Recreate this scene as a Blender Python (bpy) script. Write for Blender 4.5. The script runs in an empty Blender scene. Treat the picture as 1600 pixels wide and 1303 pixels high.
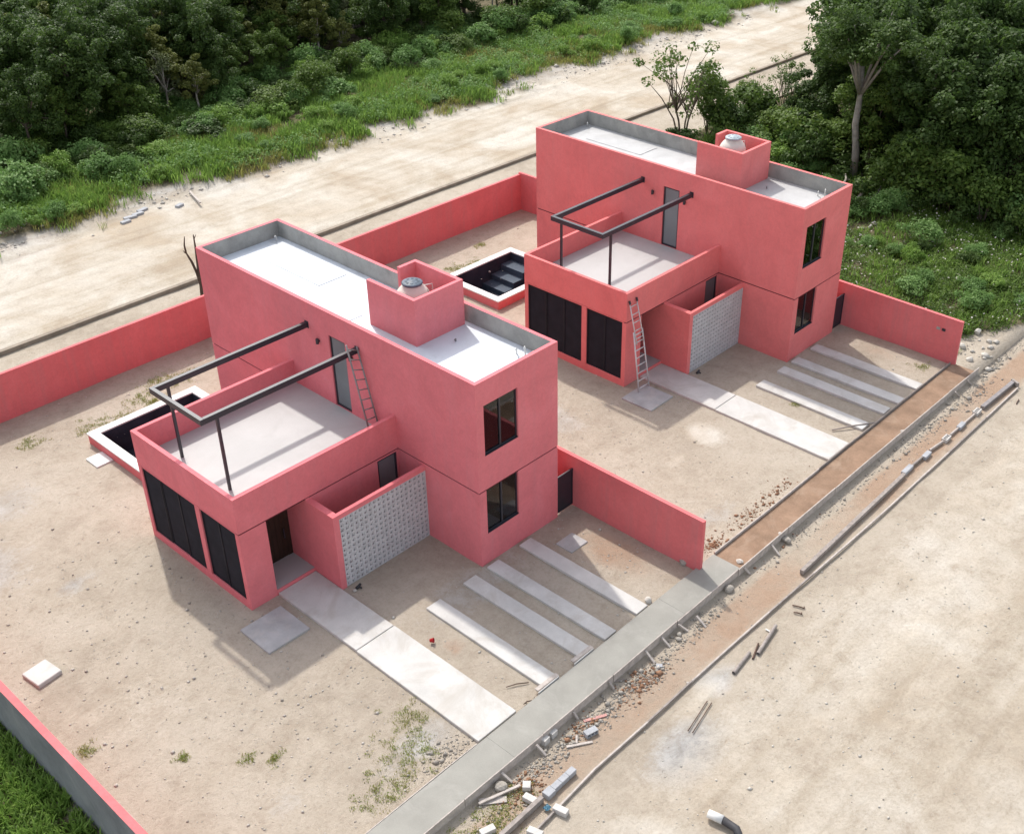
import bpy, bmesh, math, random
import numpy as np
from mathutils import Vector, Matrix, Quaternion
random.seed(7); RNG = np.random.default_rng(7)
scene = bpy.context.scene
COL = scene.collection

# ---------------------------------------------------------------- camera
CAM = np.array([-20.911, -22.4535, 25.589]); YAW, PITCH, ROLL = 0.8465, -0.5616, 0.0069
FPX, PPX, PPY = 1812.98, 891.54, 639.27
fw = np.array([math.sin(YAW)*math.cos(PITCH), math.cos(YAW)*math.cos(PITCH), math.sin(PITCH)])
rt0 = np.array([math.cos(YAW), -math.sin(YAW), 0.0]); up0 = np.cross(rt0, fw)
rt = rt0*math.cos(ROLL)+up0*math.sin(ROLL); up = -rt0*math.sin(ROLL)+up0*math.cos(ROLL)
cd = bpy.data.cameras.new('camera'); cam = bpy.data.objects.new('camera', cd); COL.objects.link(cam)
cam.matrix_world = Matrix(((rt[0], up[0], -fw[0], CAM[0]), (rt[1], up[1], -fw[1], CAM[1]), (rt[2], up[2], -fw[2], CAM[2]), (0, 0, 0, 1)))
cd.sensor_fit = 'HORIZONTAL'; cd.sensor_width = 36; cd.lens = FPX/1600*36
cd.shift_x = (800-PPX)/1600; cd.shift_y = -(651.5-PPY)/1600; cd.clip_end = 2000; cd.clip_start = 0.5
scene.camera = cam
def px(u, v, z=0.0):            # photo pixel -> point on the level plane z
    d = fw+rt*(u-PPX)/FPX-up*(v-PPY)/FPX
    t = (z-CAM[2])/d[2]; p = CAM+t*d
    return (float(p[0]), float(p[1]), float(p[2]))
def toscreen(x, y, z=0.0):
    d = np.array([x, y, z])-CAM; k = d@fw
    return (PPX+FPX*(d@rt)/k, PPY-FPX*(d@up)/k) if k > 1 else (-9e9, -9e9)
# ---------------------------------------------------------------- sky, sun, exposure
SUN = Vector((0.33, 0.775, 1.0)).normalized()
world = bpy.data.worlds.new('World'); scene.world = world; world.use_nodes = True
wn = world.node_tree.nodes; bgn = wn['Background']; sk = wn.new('ShaderNodeTexSky'); sk.sky_type = 'NISHITA'
sk.sun_disc = False; sk.sun_elevation = math.asin(SUN.z); sk.sun_rotation = math.atan2(SUN.x, SUN.y)
sk.air_density = 1.0; sk.dust_density = 2.5; sk.ozone_density = 1.0
hz = wn.new('ShaderNodeHueSaturation'); hz.inputs['Saturation'].default_value = .38   # bright hazy, half-clouded tropical sky
world.node_tree.links.new(sk.outputs[0], hz.inputs['Color']); world.node_tree.links.new(hz.outputs[0], bgn.inputs[0]); bgn.inputs[1].default_value = 0.15
sl = bpy.data.lights.new('sun', 'SUN'); sl.energy = 2.0; sl.angle = math.radians(1.4); sl.color = (1.0, 0.95, 0.88)
so = bpy.data.objects.new('sun', sl); COL.objects.link(so); so.rotation_euler = SUN.to_track_quat('Z', 'Y').to_euler(); so.location = (0, 0, 60)
scene.view_settings.view_transform = 'Standard'; scene.view_settings.look = 'None'; scene.view_settings.gamma = 1.0
scene.view_settings.exposure = 0.80
scene.render.engine = 'CYCLES'

# ---------------------------------------------------------------- materials
MATS = {}
def nodes_of(name):
    m = bpy.data.materials.new(name); m.use_nodes = True; MATS[name] = m
    nt = m.node_tree; return m, nt, nt.nodes['Principled BSDF']
def N(nt, t, **kw):
    n = nt.nodes.new(t)
    for k, v in kw.items(): setattr(n, k, v)
    return n
def noise(nt, scale, detail=4, rough=.55, vec=None, dist=0.0):
    n = N(nt, 'ShaderNodeTexNoise'); n.inputs['Scale'].default_value = scale; n.inputs['Detail'].default_value = detail
    n.inputs['Roughness'].default_value = rough; n.inputs['Distortion'].default_value = dist
    if vec: nt.links.new(vec, n.inputs['Vector'])
    return n
def ramp(nt, fac, stops):
    r = N(nt, 'ShaderNodeValToRGB'); e = r.color_ramp.elements
    while len(e) < len(stops): e.new(0.5)
    for i, (p, c) in enumerate(stops): e[i].position = p; e[i].color = (*c, 1) if len(c) == 3 else c
    nt.links.new(fac, r.inputs[0]); return r
def mixc(nt, fac, a, b, mode='MIX'):
    m = N(nt, 'ShaderNodeMix', data_type='RGBA', blend_type=mode)
    for s, v in ((0, fac), (6, a), (7, b)):
        if hasattr(v, 'type') and hasattr(v, 'node'): nt.links.new(v, m.inputs[s])
        else: m.inputs[s].default_value = v if s == 0 else (*v, 1)
    return m.outputs[2]
def bump(nt, bsdf, h, strength, dist=0.02):
    b = N(nt, 'ShaderNodeBump'); b.inputs['Strength'].default_value = strength; b.inputs['Distance'].default_value = dist
    nt.links.new(h, b.inputs['Height']); nt.links.new(b.outputs[0], bsdf.inputs['Normal'])
def simple(name, c, rough=.6, var=.12, scale=3.0, bmp=.15, fine=40, spec=.3, metal=0.0, stain=None, stainamt=.5):
    """colour with soft large variation, fine grain and optional stains"""
    m, nt, b = nodes_of(name)
    geo = N(nt, 'ShaderNodeNewGeometry').outputs['Position']
    n1 = noise(nt, scale, 5, .6, geo); n2 = noise(nt, fine, 3, .6, geo)
    lo = tuple(max(0, x*(1-var)) for x in c); hi = tuple(min(1, x*(1+var)) for x in c)
    col = ramp(nt, n1.outputs[0], [(.3, lo), (.7, hi)]).outputs[0]
    g = ramp(nt, n2.outputs[0], [(.3, (1-var*.6,)*3), (.7, (1+0*var,)*3)]).outputs[0]
    col = mixc(nt, 1.0, col, g, 'MULTIPLY')
    if stain:
        n3 = noise(nt, scale*.7, 7, .7, geo, 1.0)
        f = ramp(nt, n3.outputs[0], [(.5, (0, 0, 0)), (.72, (stainamt,)*3)]).outputs[0]
        col = mixc(nt, f, col, stain)
    nt.links.new(col, b.inputs['Base Color']); b.inputs['Roughness'].default_value = rough
    b.inputs['Specular IOR Level'].default_value = spec; b.inputs['Metallic'].default_value = metal
    if bmp: bump(nt, b, n2.outputs[0], bmp)
    return m
def stucco(name, c, dirty=.5):
    m, nt, b = nodes_of(name); geo = N(nt, 'ShaderNodeNewGeometry').outputs['Position']
    mp = N(nt, 'ShaderNodeMapping'); mp.inputs['Scale'].default_value = (3.2, 3.2, .22); nt.links.new(geo, mp.inputs[0])
    st = noise(nt, 1.0, 6, .65, mp.outputs[0], .3); pa = noise(nt, .55, 6, .6, geo, .8); tr = noise(nt, 6, 6, .65, geo, 1.2); fi = noise(nt, 38, 3, .6, geo)
    lo = tuple(x*.90 for x in c); hi = (min(1, c[0]*1.05), c[1]*1.14, c[2]*1.14)
    col = ramp(nt, pa.outputs[0], [(.30, lo), (.52, c), (.74, hi)]).outputs[0]
    f = ramp(nt, st.outputs[0], [(.48, (0, 0, 0)), (.75, (dirty,)*3)]).outputs[0]; col = mixc(nt, f, col, (c[0]*.86, c[1]*1.12, c[2]*1.10))
    f = ramp(nt, st.outputs[0], [(.24, (dirty*.8,)*3), (.42, (0, 0, 0))]).outputs[0]; col = mixc(nt, f, col, (min(1, c[0]*1.04), c[1]*1.22, c[2]*1.22))
    g = ramp(nt, tr.outputs[0], [(.30, (.94,)*3), (.6, (1.03,)*3)]).outputs[0]; col = mixc(nt, 1.0, col, g, 'MULTIPLY')
    nt.links.new(col, b.inputs['Base Color']); b.inputs['Roughness'].default_value = .85; b.inputs['Specular IOR Level'].default_value = .15
    ad = N(nt, 'ShaderNodeMath', operation='ADD'); nt.links.new(tr.outputs[0], ad.inputs[0]); nt.links.new(fi.outputs[0], ad.inputs[1]); bump(nt, b, ad.outputs[0], .3, .02)
stucco('pink', (.725, .203, .224), .36); stucco('coral', (.75, .205, .200), .32); stucco('pink_fence', (.68, .175, .182), .8)
simple('plaster_white', (.62, .61, .58), .8, .05, 1, .1, 20)
simple('floor_tile', (.48, .46, .43), .4, .06, 1, .05, 20)
simple('groove', (.10, .02, .025), .9, .1)
simple('cement', (.34, .335, .315), .85, .22, 1.2, .3, 30, .2, stain=(.42, .40, .36), stainamt=.6)
simple('cement_side', (.24, .25, .26), .85, .2, 1.0, .3, 20, .2, stain=(.33, .33, .32), stainamt=.6)
simple('roof_white', (.66, .70, .755), .55, .08, .6, .1, 20, .3, stain=(.50, .515, .535), stainamt=.85)
simple('roof_grey', (.49, .49, .49), .6, .12, .7, .15, 20, .3, stain=(.36, .355, .345), stainamt=.8)
simple('terrace_floor', (.455, .45, .445), .55, .07, .5, .1, 20, .3, stain=(.385, .375, .365), stainamt=.7)
simple('white_concrete', (.575, .565, .54), .75, .12, .9, .3, 30, .25, stain=(.44, .41, .365), stainamt=.9)
simple('old_slab', (.42, .42, .42), .8, .16, 1.5, .3, 30, .2, stain=(.52, .48, .44), stainamt=.7)
simple('walk_concrete', (.295, .288, .258), .7, .10, 1.1, .2, 30, .25, stain=(.355, .345, .315), stainamt=.8)
simple('coping', (.70, .69, .67), .6, .06, 2, .15, 30, .3)
simple('pool_dark', (.035, .042, .062), .7, .3, 1.2, .2, 20, .3, stain=(.06, .07, .085), stainamt=.7)
simple('pool_step', (.060, .080, .110), .7, .2, 2, .2, 20)
simple('black_metal', (.022, .025, .036), .40, .2, 3, .05, 50, .6)
simple('shutter_mesh', (.018, .018, .024), .7, .25, 2, .2, 60, .2)
simple('door_wood', (.035, .018, .012), .55, .3, 2, .15, 30)
simple('aluminium', (.58, .58, .58), .4, .10, 5, .05, 40, .5, metal=.1)
simple('dull_steel', (.27, .25, .25), .5, .2, 5, .05, 40, .4, metal=.1)
simple('tank_cream', (.62, .60, .54), .5, .05, 3, .03, 20, .3)
simple('tank_lid', (.10, .13, .17), .5, .3, 6, .1, 30, .3)
simple('tank_lid_pale', (.36, .42, .46), .5, .2, 6, .1, 30, .3)
simple('block_grey', (.40, .41, .43), .9, .12, 4, .4, 50, .15)
simple('block_pale', (.58, .56, .53), .9, .1, 4, .4, 50, .15)
simple('screen_block', (.55, .555, .57), .9, .12, 4, .3, 50, .15)
simple('wood_board', (.33, .29, .265), .85, .25, 6, .3, 40, .15, stain=(.42, .39, .36), stainamt=.7)
simple('wood_pale', (.50, .45, .41), .85, .2, 6, .3, 40, .15)
simple('pink_board', (.55, .30, .27), .85, .2, 6, .3, 40, .15)
simple('rust', (.12, .075, .06), .8, .3, 8, .3, 40, .2)
simple('kerb_earthy', (.30, .255, .205), .9, .2, 2, .3, 30, .1)
simple('rock', (.36, .33, .29), .95, .25, 5, .6, 30, .1, stain=(.5, .47, .42), stainamt=.7)
simple('rock_pale', (.55, .52, .47), .95, .2, 5, .6, 30, .1)
simple('rock_red', (.33, .19, .12), .95, .3, 5, .6, 30, .1)
simple('red_plastic', (.40, .01, .015), .4, .1)
simple('blue_plastic', (.07, .17, .24), .4, .1)
simple('white_pvc', (.7, .7, .68), .4, .05)
simple('black_rubber', (.05, .05, .055), .6, .2)
simple('bark', (.16, .13, .10), .95, .3, 6, .6, 30, .1)
simple('bark_pale', (.34, .31, .27), .95, .25, 4, .6, 30, .1)
simple('dead_wood', (.11, .075, .06), .95, .3, 6, .6, 30, .1)
def glass(name, c, rough, spec=.5):
    m, nt, b = nodes_of(name)
    geo = N(nt, 'ShaderNodeNewGeometry').outputs['Position']; n = noise(nt, .8, 3, .5, geo)
    col = ramp(nt, n.outputs[0], [(.35, tuple(x*.8 for x in c)), (.65, c)]).outputs[0]
    nt.links.new(col, b.inputs['Base Color']); b.inputs['Roughness'].default_value = rough; b.inputs['Specular IOR Level'].default_value = spec
m, nt, b = nodes_of('window_glass'); nt.nodes.remove(b)
gl = N(nt, 'ShaderNodeBsdfGlossy'); gl.inputs['Roughness'].default_value = .02; gl.inputs['Color'].default_value = (.9, .92, .95, 1)
tp = N(nt, 'ShaderNodeBsdfTransparent'); tp.inputs['Color'].default_value = (.50, .53, .54, 1)
fr = N(nt, 'ShaderNodeFresnel'); fr.inputs['IOR'].default_value = 1.6; mx = N(nt, 'ShaderNodeMixShader')
nt.links.new(fr.outputs[0], mx.inputs[0]); nt.links.new(tp.outputs[0], mx.inputs[1]); nt.links.new(gl.outputs[0], mx.inputs[2]); nt.links.new(mx.outputs[0], nt.nodes['Material Output'].inputs[0])
glass('frosted_glass', (.20, .235, .245), .35, .5)
glass('court_glass', (.17, .175, .185), .3, .5)

def leafmat(name, stops, trans=.35):
    m, nt, b = nodes_of(name)
    geo = N(nt, 'ShaderNodeNewGeometry'); oi = N(nt, 'ShaderNodeObjectInfo')
    n = noise(nt, .55, 3, .6, geo.outputs['Position'])
    a = N(nt, 'ShaderNodeMath', operation='ADD'); a2 = N(nt, 'ShaderNodeMath', operation='MULTIPLY_ADD')
    nt.links.new(geo.outputs['Random Per Island'], a.inputs[0]); nt.links.new(n.outputs[0], a.inputs[1])
    nt.links.new(oi.outputs['Random'], a2.inputs[0]); a2.inputs[1].default_value = .45; nt.links.new(a.outputs[0], a2.inputs[2])
    d = N(nt, 'ShaderNodeMath', operation='MULTIPLY'); nt.links.new(a2.outputs[0], d.inputs[0]); d.inputs[1].default_value = .45
    col = ramp(nt, d.outputs[0], stops).outputs[0]
    nt.links.new(col, b.inputs['Base Color']); b.inputs['Roughness'].default_value = .55; b.inputs['Specular IOR Level'].default_value = .25
    tr = N(nt, 'ShaderNodeBsdfTranslucent'); nt.links.new(col, tr.inputs['Color'])
    mx = N(nt, 'ShaderNodeMixShader'); mx.inputs[0].default_value = trans
    nt.links.new(b.outputs[0], mx.inputs[1]); nt.links.new(tr.outputs[0], mx.inputs[2])
    nt.links.new(mx.outputs[0], nt.nodes['Material Output'].inputs[0])
leafmat('leaf_dark', [(.1, (0.0307, 0.0580, 0.0132)), (.5, (0.0588, 0.1077, 0.0232)), (.9, (0.1094, 0.1765, 0.0373))], .42)
leafmat('leaf_mid', [(.1, (0.0533, 0.0973, 0.0184)), (.5, (0.1010, 0.1708, 0.0312)), (.9, (0.1745, 0.2498, 0.0505))], .42)
leafmat('leaf_olive', [(.1, (0.0689, 0.0881, 0.0202)), (.5, (0.1277, 0.1533, 0.0349)), (.9, (0.2012, 0.2195, 0.0551))], .42)
leafmat('leaf_grey', [(.1, (0.0790, 0.1001, 0.0459)), (.5, (0.1369, 0.1690, 0.0781)), (.9, (0.2012, 0.2324, 0.1148))], .4)
leafmat('leaf_weed', [(.1, (0.1038, 0.1961, 0.0333)), (.5, (0.1845, 0.3151, 0.0564)), (.9, (0.2946, 0.4266, 0.1025))], .42)
leafmat('leaf_broad', [(.1, (0.0817, 0.1696, 0.0415)), (.5, (0.1549, 0.2843, 0.0756)), (.9, (0.2672, 0.4063, 0.1403))], .42)
leafmat('grass', [(.1, (0.1122, 0.1696, 0.0293)), (.5, (0.1903, 0.2672, 0.0464)), (.9, (0.3099, 0.3575, 0.0915))])
leafmat('dry_grass', [(.1, (0.1938, 0.2083, 0.0560)), (.5, (0.3091, 0.3136, 0.0896)), (.9, (0.4390, 0.4166, 0.1445))])

# ground: attribute zone = (veg, pale, red, grey)
m, nt, b = nodes_of('ground')
geo = N(nt, 'ShaderNodeNewGeometry').outputs['Position']
at = N(nt, 'ShaderNodeAttribute', attribute_name='zone'); sep = N(nt, 'ShaderNodeSeparateColor'); nt.links.new(at.outputs['Color'], sep.inputs[0])
nA = noise(nt, .22, 6, .6, geo, .6); nB = noise(nt, 1.3, 7, .65, geo, .4); nC = noise(nt, 9, 6, .7, geo); nD = noise(nt, 45, 4, .7, geo)
col = ramp(nt, nA.outputs[0], [(.28, (.365, .312, .250)), (.50, (.432, .374, .302)), (.70, (.485, .430, .358))]).outputs[0]
f = ramp(nt, nB.outputs[0], [(.46, (0, 0, 0)), (.66, (.6,)*3)]).outputs[0]; col = mixc(nt, f, col, (.495, .435, .36))
f = ramp(nt, nB.outputs[0], [(.30, (.6,)*3), (.44, (0, 0, 0))]).outputs[0]; col = mixc(nt, f, col, (.350, .290, .228))
def zmask(out, k=1.1, lo=.42, hi=.62):
    s = N(nt, 'ShaderNodeMath', operation='MULTIPLY_ADD'); nt.links.new(nB.outputs[0], s.inputs[0]); s.inputs[1].default_value = .7
    ad = N(nt, 'ShaderNodeMath', operation='ADD'); nt.links.new(out, ad.inputs[0])
    s2 = N(nt, 'ShaderNodeMath', operation='MULTIPLY_ADD'); nt.links.new(nC.outputs[0], s2.inputs[0]); s2.inputs[1].default_value = .35; s2.inputs[2].default_value = -.52
    nt.links.new(s2.outputs[0], s.inputs[2]); nt.links.new(s.outputs[0], ad.inputs[1])
    return ramp(nt, ad.outputs[0], [(lo-.12, (0, 0, 0)), (hi+.12, (1, 1, 1))]).outputs[0]
col = mixc(nt, zmask(sep.outputs[2]), col, (.385, .275, .20))
greyc = ramp(nt, nB.outputs[0], [(.35, (.33, .315, .295)), (.65, (.50, .49, .475))]).outputs[0]
col = mixc(nt, zmask(at.outputs['Alpha']), col, greyc)
palec = ramp(nt, nA.outputs[0], [(.36, (.465, .388, .298)), (.50, (.56, .505, .425)), (.63, (.625, .588, .525))]).outputs[0]
col = mixc(nt, zmask(sep.outputs[1]), col, palec)
vegc = ramp(nt, nB.outputs[0], [(.35, (.075, .068, .036)), (.65, (.19, .16, .10))]).outputs[0]
col = mixc(nt, zmask(sep.outputs[0]), col, vegc)
nE = noise(nt, 3.6, 9, .78, geo, .2)
g = ramp(nt, nE.outputs[0], [(.30, (.85, .84, .82)), (.48, (1, 1, 1)), (.72, (1.06, 1.06, 1.06))]).outputs[0]
inv = N(nt, 'ShaderNodeMath', operation='MULTIPLY_ADD'); inv.use_clamp = True; nt.links.new(sep.outputs[1], inv.inputs[0]); inv.inputs[1].default_value = -1.3; inv.inputs[2].default_value = 1.0
col = mixc(nt, inv.outputs[0], col, mixc(nt, 1.0, col, g, 'MULTIPLY'))
mpt = N(nt, 'ShaderNodeMapping'); mpt.inputs['Scale'].default_value = (.05, 1.0, 1.0); nt.links.new(geo, mpt.inputs[0]); nT = noise(nt, 1.1, 5, .6, mpt.outputs[0], .15)
g = ramp(nt, nT.outputs[0], [(.36, (.88, .86, .83)), (.5, (1, 1, 1)), (.66, (1.05, 1.05, 1.05))]).outputs[0]
tm = N(nt, 'ShaderNodeMath', operation='MULTIPLY'); tm.use_clamp = True; nt.links.new(sep.outputs[1], tm.inputs[0]); tm.inputs[1].default_value = 1.7
col = mixc(nt, tm.outputs[0], col, mixc(nt, 1.0, col, g, 'MULTIPLY'))
g = ramp(nt, nC.outputs[0], [(.28, (.88, .87, .85)), (.50, (1, 1, 1)), (.75, (1.05, 1.05, 1.05))]).outputs[0]; col = mixc(nt, 1.0, col, g, 'MULTIPLY')
g = ramp(nt, nD.outputs[0], [(.25, (.90, .89, .87)), (.5, (1, 1, 1))]).outputs[0]; col = mixc(nt, 1.0, col, g, 'MULTIPLY')
nt.links.new(col, b.inputs['Base Color']); b.inputs['Roughness'].default_value = .95; b.inputs['Specular IOR Level'].default_value = .1
hs = N(nt, 'ShaderNodeMath', operation='ADD'); nt.links.new(nC.outputs[0], hs.inputs[0]); nt.links.new(nD.outputs[0], hs.inputs[1])
hs2 = N(nt, 'ShaderNodeMath', operation='MULTIPLY_ADD'); nt.links.new(nE.outputs[0], hs2.inputs[0]); hs2.inputs[1].default_value = 2.2; nt.links.new(hs.outputs[0], hs2.inputs[2])
bump(nt, b, hs2.outputs[0], .6, .05)
simple('bed_dirt', (.29, .195, .135), .95, .22, 1.2, .6, 18, .1, stain=(.36, .27, .20), stainamt=.8)

# ---------------------------------------------------------------- builders
def tag(o, label=None, cat=None, group=None, kind=None):
    for k, v in (('label', label), ('category', cat), ('group', group), ('kind', kind)):
        if v: o[k] = v
    return o
def empty(name, loc=(0, 0, 0), rz=0, label=None, cat=None, group=None):
    o = bpy.data.objects.new(name, None); COL.objects.link(o); o.location = loc; o.rotation_euler.z = rz; o.empty_display_size = .2
    return tag(o, label, cat, group)
def link(name, me, parent=None, loc=None, rz=None):
    o = bpy.data.objects.new(name, me); COL.objects.link(o)
    if parent: o.parent = parent
    if loc is not None: o.location = loc
    if rz is not None: o.rotation_euler.z = rz
    return o
def bm_mesh(bm, mats, name='mesh', smooth=False):
    me = bpy.data.meshes.new(name)
    for mm in (mats if isinstance(mats, (list, tuple)) else [mats]): me.materials.append(MATS[mm])
    bm.normal_update(); bm.to_mesh(me); bm.free()
    if smooth:
        for p in me.polygons: p.use_smooth = True
    return me
def box(bm, x0, x1, y0, y1, z0, z1, mi=0):
    v = [bm.verts.new(c) for c in ((x0, y0, z0), (x1, y0, z0), (x1, y1, z0), (x0, y1, z0), (x0, y0, z1), (x1, y0, z1), (x1, y1, z1), (x0, y1, z1))]
    fs = []
    for q in ((0, 3, 2, 1), (4, 5, 6, 7), (0, 1, 5, 4), (1, 2, 6, 5), (2, 3, 7, 6), (3, 0, 4, 7)):
        f = bm.faces.new([v[i] for i in q]); f.material_index = mi; fs.append(f)
    return fs
def bevel(bm, w, seg=1):
    bmesh.ops.bevel(bm, geom=list(bm.edges), offset=w, segments=seg, affect='EDGES', clamp_overlap=True)
def boxes(name, lst, mat, parent=None, loc=None, bev=0, rz=None):
    bm = bmesh.new()
    for a in lst: box(bm, *a)
    if bev: bevel(bm, bev)
    return link(name, bm_mesh(bm, mat, name), parent, loc, rz)
def wall(bm, axis, a0, a1, u0, u1, z0, z1, holes=(), mi_out=0, mi_in=0, out=-1, mi_edge=0):
    """slab with rectangular openings; normal along axis; u is the other level axis"""
    us = sorted({u0, u1, *[h[0] for h in holes], *[h[1] for h in holes]}); zs = sorted({z0, z1, *[h[2] for h in holes], *[h[3] for h in holes]})
    def P(a, u, z): return (a, u, z) if axis == 'x' else (u, a, z)
    V = {}
    def vert(a, i, j):
        k = (a, i, j)
        if k not in V: V[k] = bm.verts.new(P((a0, a1)[a], us[i], zs[j]))
        return V[k]
    def filled(i, j):
        if i < 0 or j < 0 or i >= len(us)-1 or j >= len(zs)-1: return False
        cu, cz = (us[i]+us[i+1])/2, (zs[j]+zs[j+1])/2
        return not any(h[0] < cu < h[1] and h[2] < cz < h[3] for h in holes)
    fl = []
    def F(vs, mi):
        f = bm.faces.new(vs); f.material_index = mi; fl.append(f)
    for i in range(len(us)-1):
        for j in range(len(zs)-1):
            if not filled(i, j): continue
            F([vert(0, i, j), vert(0, i+1, j), vert(0, i+1, j+1), vert(0, i, j+1)], mi_out if out < 0 else mi_in)
            F([vert(1, i, j), vert(1, i, j+1), vert(1, i+1, j+1), vert(1, i+1, j)], mi_in if out < 0 else mi_out)
            for di, dj, e in ((-1, 0, ((i, j), (i, j+1))), (1, 0, ((i+1, j+1), (i+1, j))), (0, -1, ((i+1, j), (i, j))), (0, 1, ((i, j+1), (i+1, j+1)))):
                if not filled(i+di, j+dj):
                    (p, q), (r, s) = e
                    F([vert(0, p, q), vert(0, r, s), vert(1, r, s), vert(1, p, q)], mi_edge)
    bmesh.ops.recalc_face_normals(bm, faces=fl)
def tube(bm, pts, radii, seg=8, mi=0, cap=True):
    pts = [Vector(p) for p in pts]; rings = []
    for i, p in enumerate(pts):
        t = (pts[min(i+1, len(pts)-1)]-pts[max(i-1, 0)]).normalized()
        a = t.orthogonal().normalized() if i == 0 else (prev-t*prev.dot(t)).normalized()
        prev = a; c = t.cross(a); r = radii[i] if isinstance(radii, (list, tuple)) else radii
        rings.append([bm.verts.new(p+a*r*math.cos(2*math.pi*k/seg)+c*r*math.sin(2*math.pi*k/seg)) for k in range(seg)])
    for A, B in zip(rings, rings[1:]):
        for k in range(seg):
            f = bm.faces.new((A[k], A[(k+1) % seg], B[(k+1) % seg], B[k])); f.material_index = mi; f.smooth = True
    if cap:
        bm.faces.new(rings[0][::-1]).material_index = mi; bm.faces.new(rings[-1]).material_index = mi
def lathe(bm, prof, seg=28, mi=0):
    rings = []
    for r, z in prof: rings.append([bm.verts.new((r*math.cos(2*math.pi*k/seg), r*math.sin(2*math.pi*k/seg), z)) for k in range(seg)])
    for A, B in zip(rings, rings[1:]):
        for k in range(seg):
            f = bm.faces.new((A[k], A[(k+1) % seg], B[(k+1) % seg], B[k])); f.material_index = mi; f.smooth = True
    bm.faces.new(rings[0][::-1]).material_index = mi; bm.faces.new(rings[-1]).material_index = mi
def bar(name, a, b_, w, h, mat, parent=None, bev=.004):
    """straight board between two points (centre line), w level width, h height"""
    a, b_ = Vector(a), Vector(b_); d = b_-a; L = d.length; d.normalize()
    s = d.cross(Vector((0, 0, 1))); s = s.normalized() if s.length > 1e-4 else Vector((1, 0, 0)); n = s.cross(d)
    bm = bmesh.new(); box(bm, -L/2, L/2, -w/2, w/2, -h/2, h/2)
    if bev: bevel(bm, bev)
    M = Matrix((d, -s if False else n.cross(d), n)).transposed().to_4x4()
    o = link(name, bm_mesh(bm, mat, name), parent); M.translation = (a+b_)/2; o.matrix_local = M
    return o
def np_mesh(name, verts, faces, mat):
    me = bpy.data.meshes.new(name); n = len(verts); k = faces.shape[1]
    me.vertices.add(n); me.vertices.foreach_set('co', np.ascontiguousarray(verts, dtype=np.float32).ravel())
    me.loops.add(faces.size); me.loops.foreach_set('vertex_index', np.ascontiguousarray(faces, dtype=np.int32).ravel())
    me.polygons.add(len(faces)); me.polygons.foreach_set('loop_start', np.arange(0, faces.size, k, dtype=np.int32))
    me.update(calc_edges=True); me.validate()
    for mm in (mat if isinstance(mat, list) else [mat]): me.materials.append(MATS[mm])
    return me

# ---------------------------------------------------------------- ground
def vnoise(x, y, s, seed):
    x, y = np.asarray(x)/s+seed*17.3, np.asarray(y)/s+seed*9.1
    xi, yi = np.floor(x), np.floor(y); fx, fy = x-xi, y-yi; fx = fx*fx*(3-2*fx); fy = fy*fy*(3-2*fy)
    def h(a, b): v = np.sin(a*127.1+b*311.7+seed*74.7)*43758.5453; return v-np.floor(v)
    return (h(xi, yi)*(1-fx)+h(xi+1, yi)*fx)*(1-fy)+(h(xi, yi+1)*(1-fx)+h(xi+1, yi+1)*fx)*fy
def sstep(a, b_, x): t = np.clip((np.asarray(x, float)-a)/(b_-a), 0, 1); return t*t*(3-2*t)
DX = 18.934
def rightveg(x, y):      # weedy plot to the right of the second lot
    return sstep(24.6, 26.2, x+1.2*(vnoise(x, y, 2.2, 3)-.5)-np.maximum(0, -4-y)*1.6)*sstep(22.0, 20.6, y)
def leftveg(x, y): return sstep(-14.35, -14.5, x)*sstep(-9, -7, y)
def roadveg(x, y): return sstep(35.9, 39.3, y+3.6*(vnoise(x, y, 3.6, 5)-.5)+2.4*(vnoise(x, y, 1.2, 6)-.5))
def gh(x, y):
    x, y = np.asarray(x, float), np.asarray(y, float)
    h = .05*(vnoise(x, y, 3.1, 1)-.5)+.03*(vnoise(x, y, 1.1, 2)-.5)
    h = h*sstep(.2, 1.5, np.abs(y+6.0))
    h = h-.20*sstep(-6.60, -6.64, y)
    h = h-.10*sstep(26.35, 26.55, y)*sstep(37.5, 36.5, y)
    h = h+roadveg(x, y)*(.25*vnoise(x, y, 5, 8)+.15)
    h = h+rightveg(x, y)*(.35*vnoise(x, y, 4, 9))
    return h-.012
pools = [(-5.05+d, -.22+d, 12.98, 16.86) for d in (0, DX)]
def lines(lo, hi, step, extra, far):
    a = list(np.arange(lo, hi+1e-6, step)); a = [v for v in a if all(abs(v-e) > step*.45 for e in extra)]+list(extra)
    s, v = step, hi
    while v < far: s *= 1.35; v += s; a.append(v)
    s, v = step, lo
    while v > -far: s *= 1.35; v -= s; a.append(v)
    return np.array(sorted(a))
gx = lines(-24, 62, .42, [p for q in pools for p in (q[0]+.1, q[1]-.1)], 700)
gy = lines(-22, 60, .42, [pools[0][2]+.1, pools[0][3]-.1, -6.60, -6.645], 700)
X, Y = np.meshgrid(gx, gy, indexing='ij'); Z = gh(X, Y)
V = np.stack([X, Y, Z], -1).reshape(-1, 3); ny = len(gy)
i, j = np.meshgrid(np.arange(len(gx)-1), np.arange(ny-1), indexing='ij'); i, j = i.ravel(), j.ravel()
cxm, cym = (gx[i]+gx[i+1])/2, (gy[j]+gy[j+1])/2
keep = np.ones(len(i), bool)
for q in pools: keep &= ~((cxm > q[0]+.1) & (cxm < q[1]-.1) & (cym > q[2]+.1) & (cym < q[3]-.1))
i, j = i[keep], j[keep]
Fq = np.stack([i*ny+j, (i+1)*ny+j, (i+1)*ny+j+1, i*ny+j+1], -1)
gme = np_mesh('ground', V, Fq, 'ground')
for p in gme.polygons: p.use_smooth = True
x, y = V[:, 0], V[:, 1]
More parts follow.
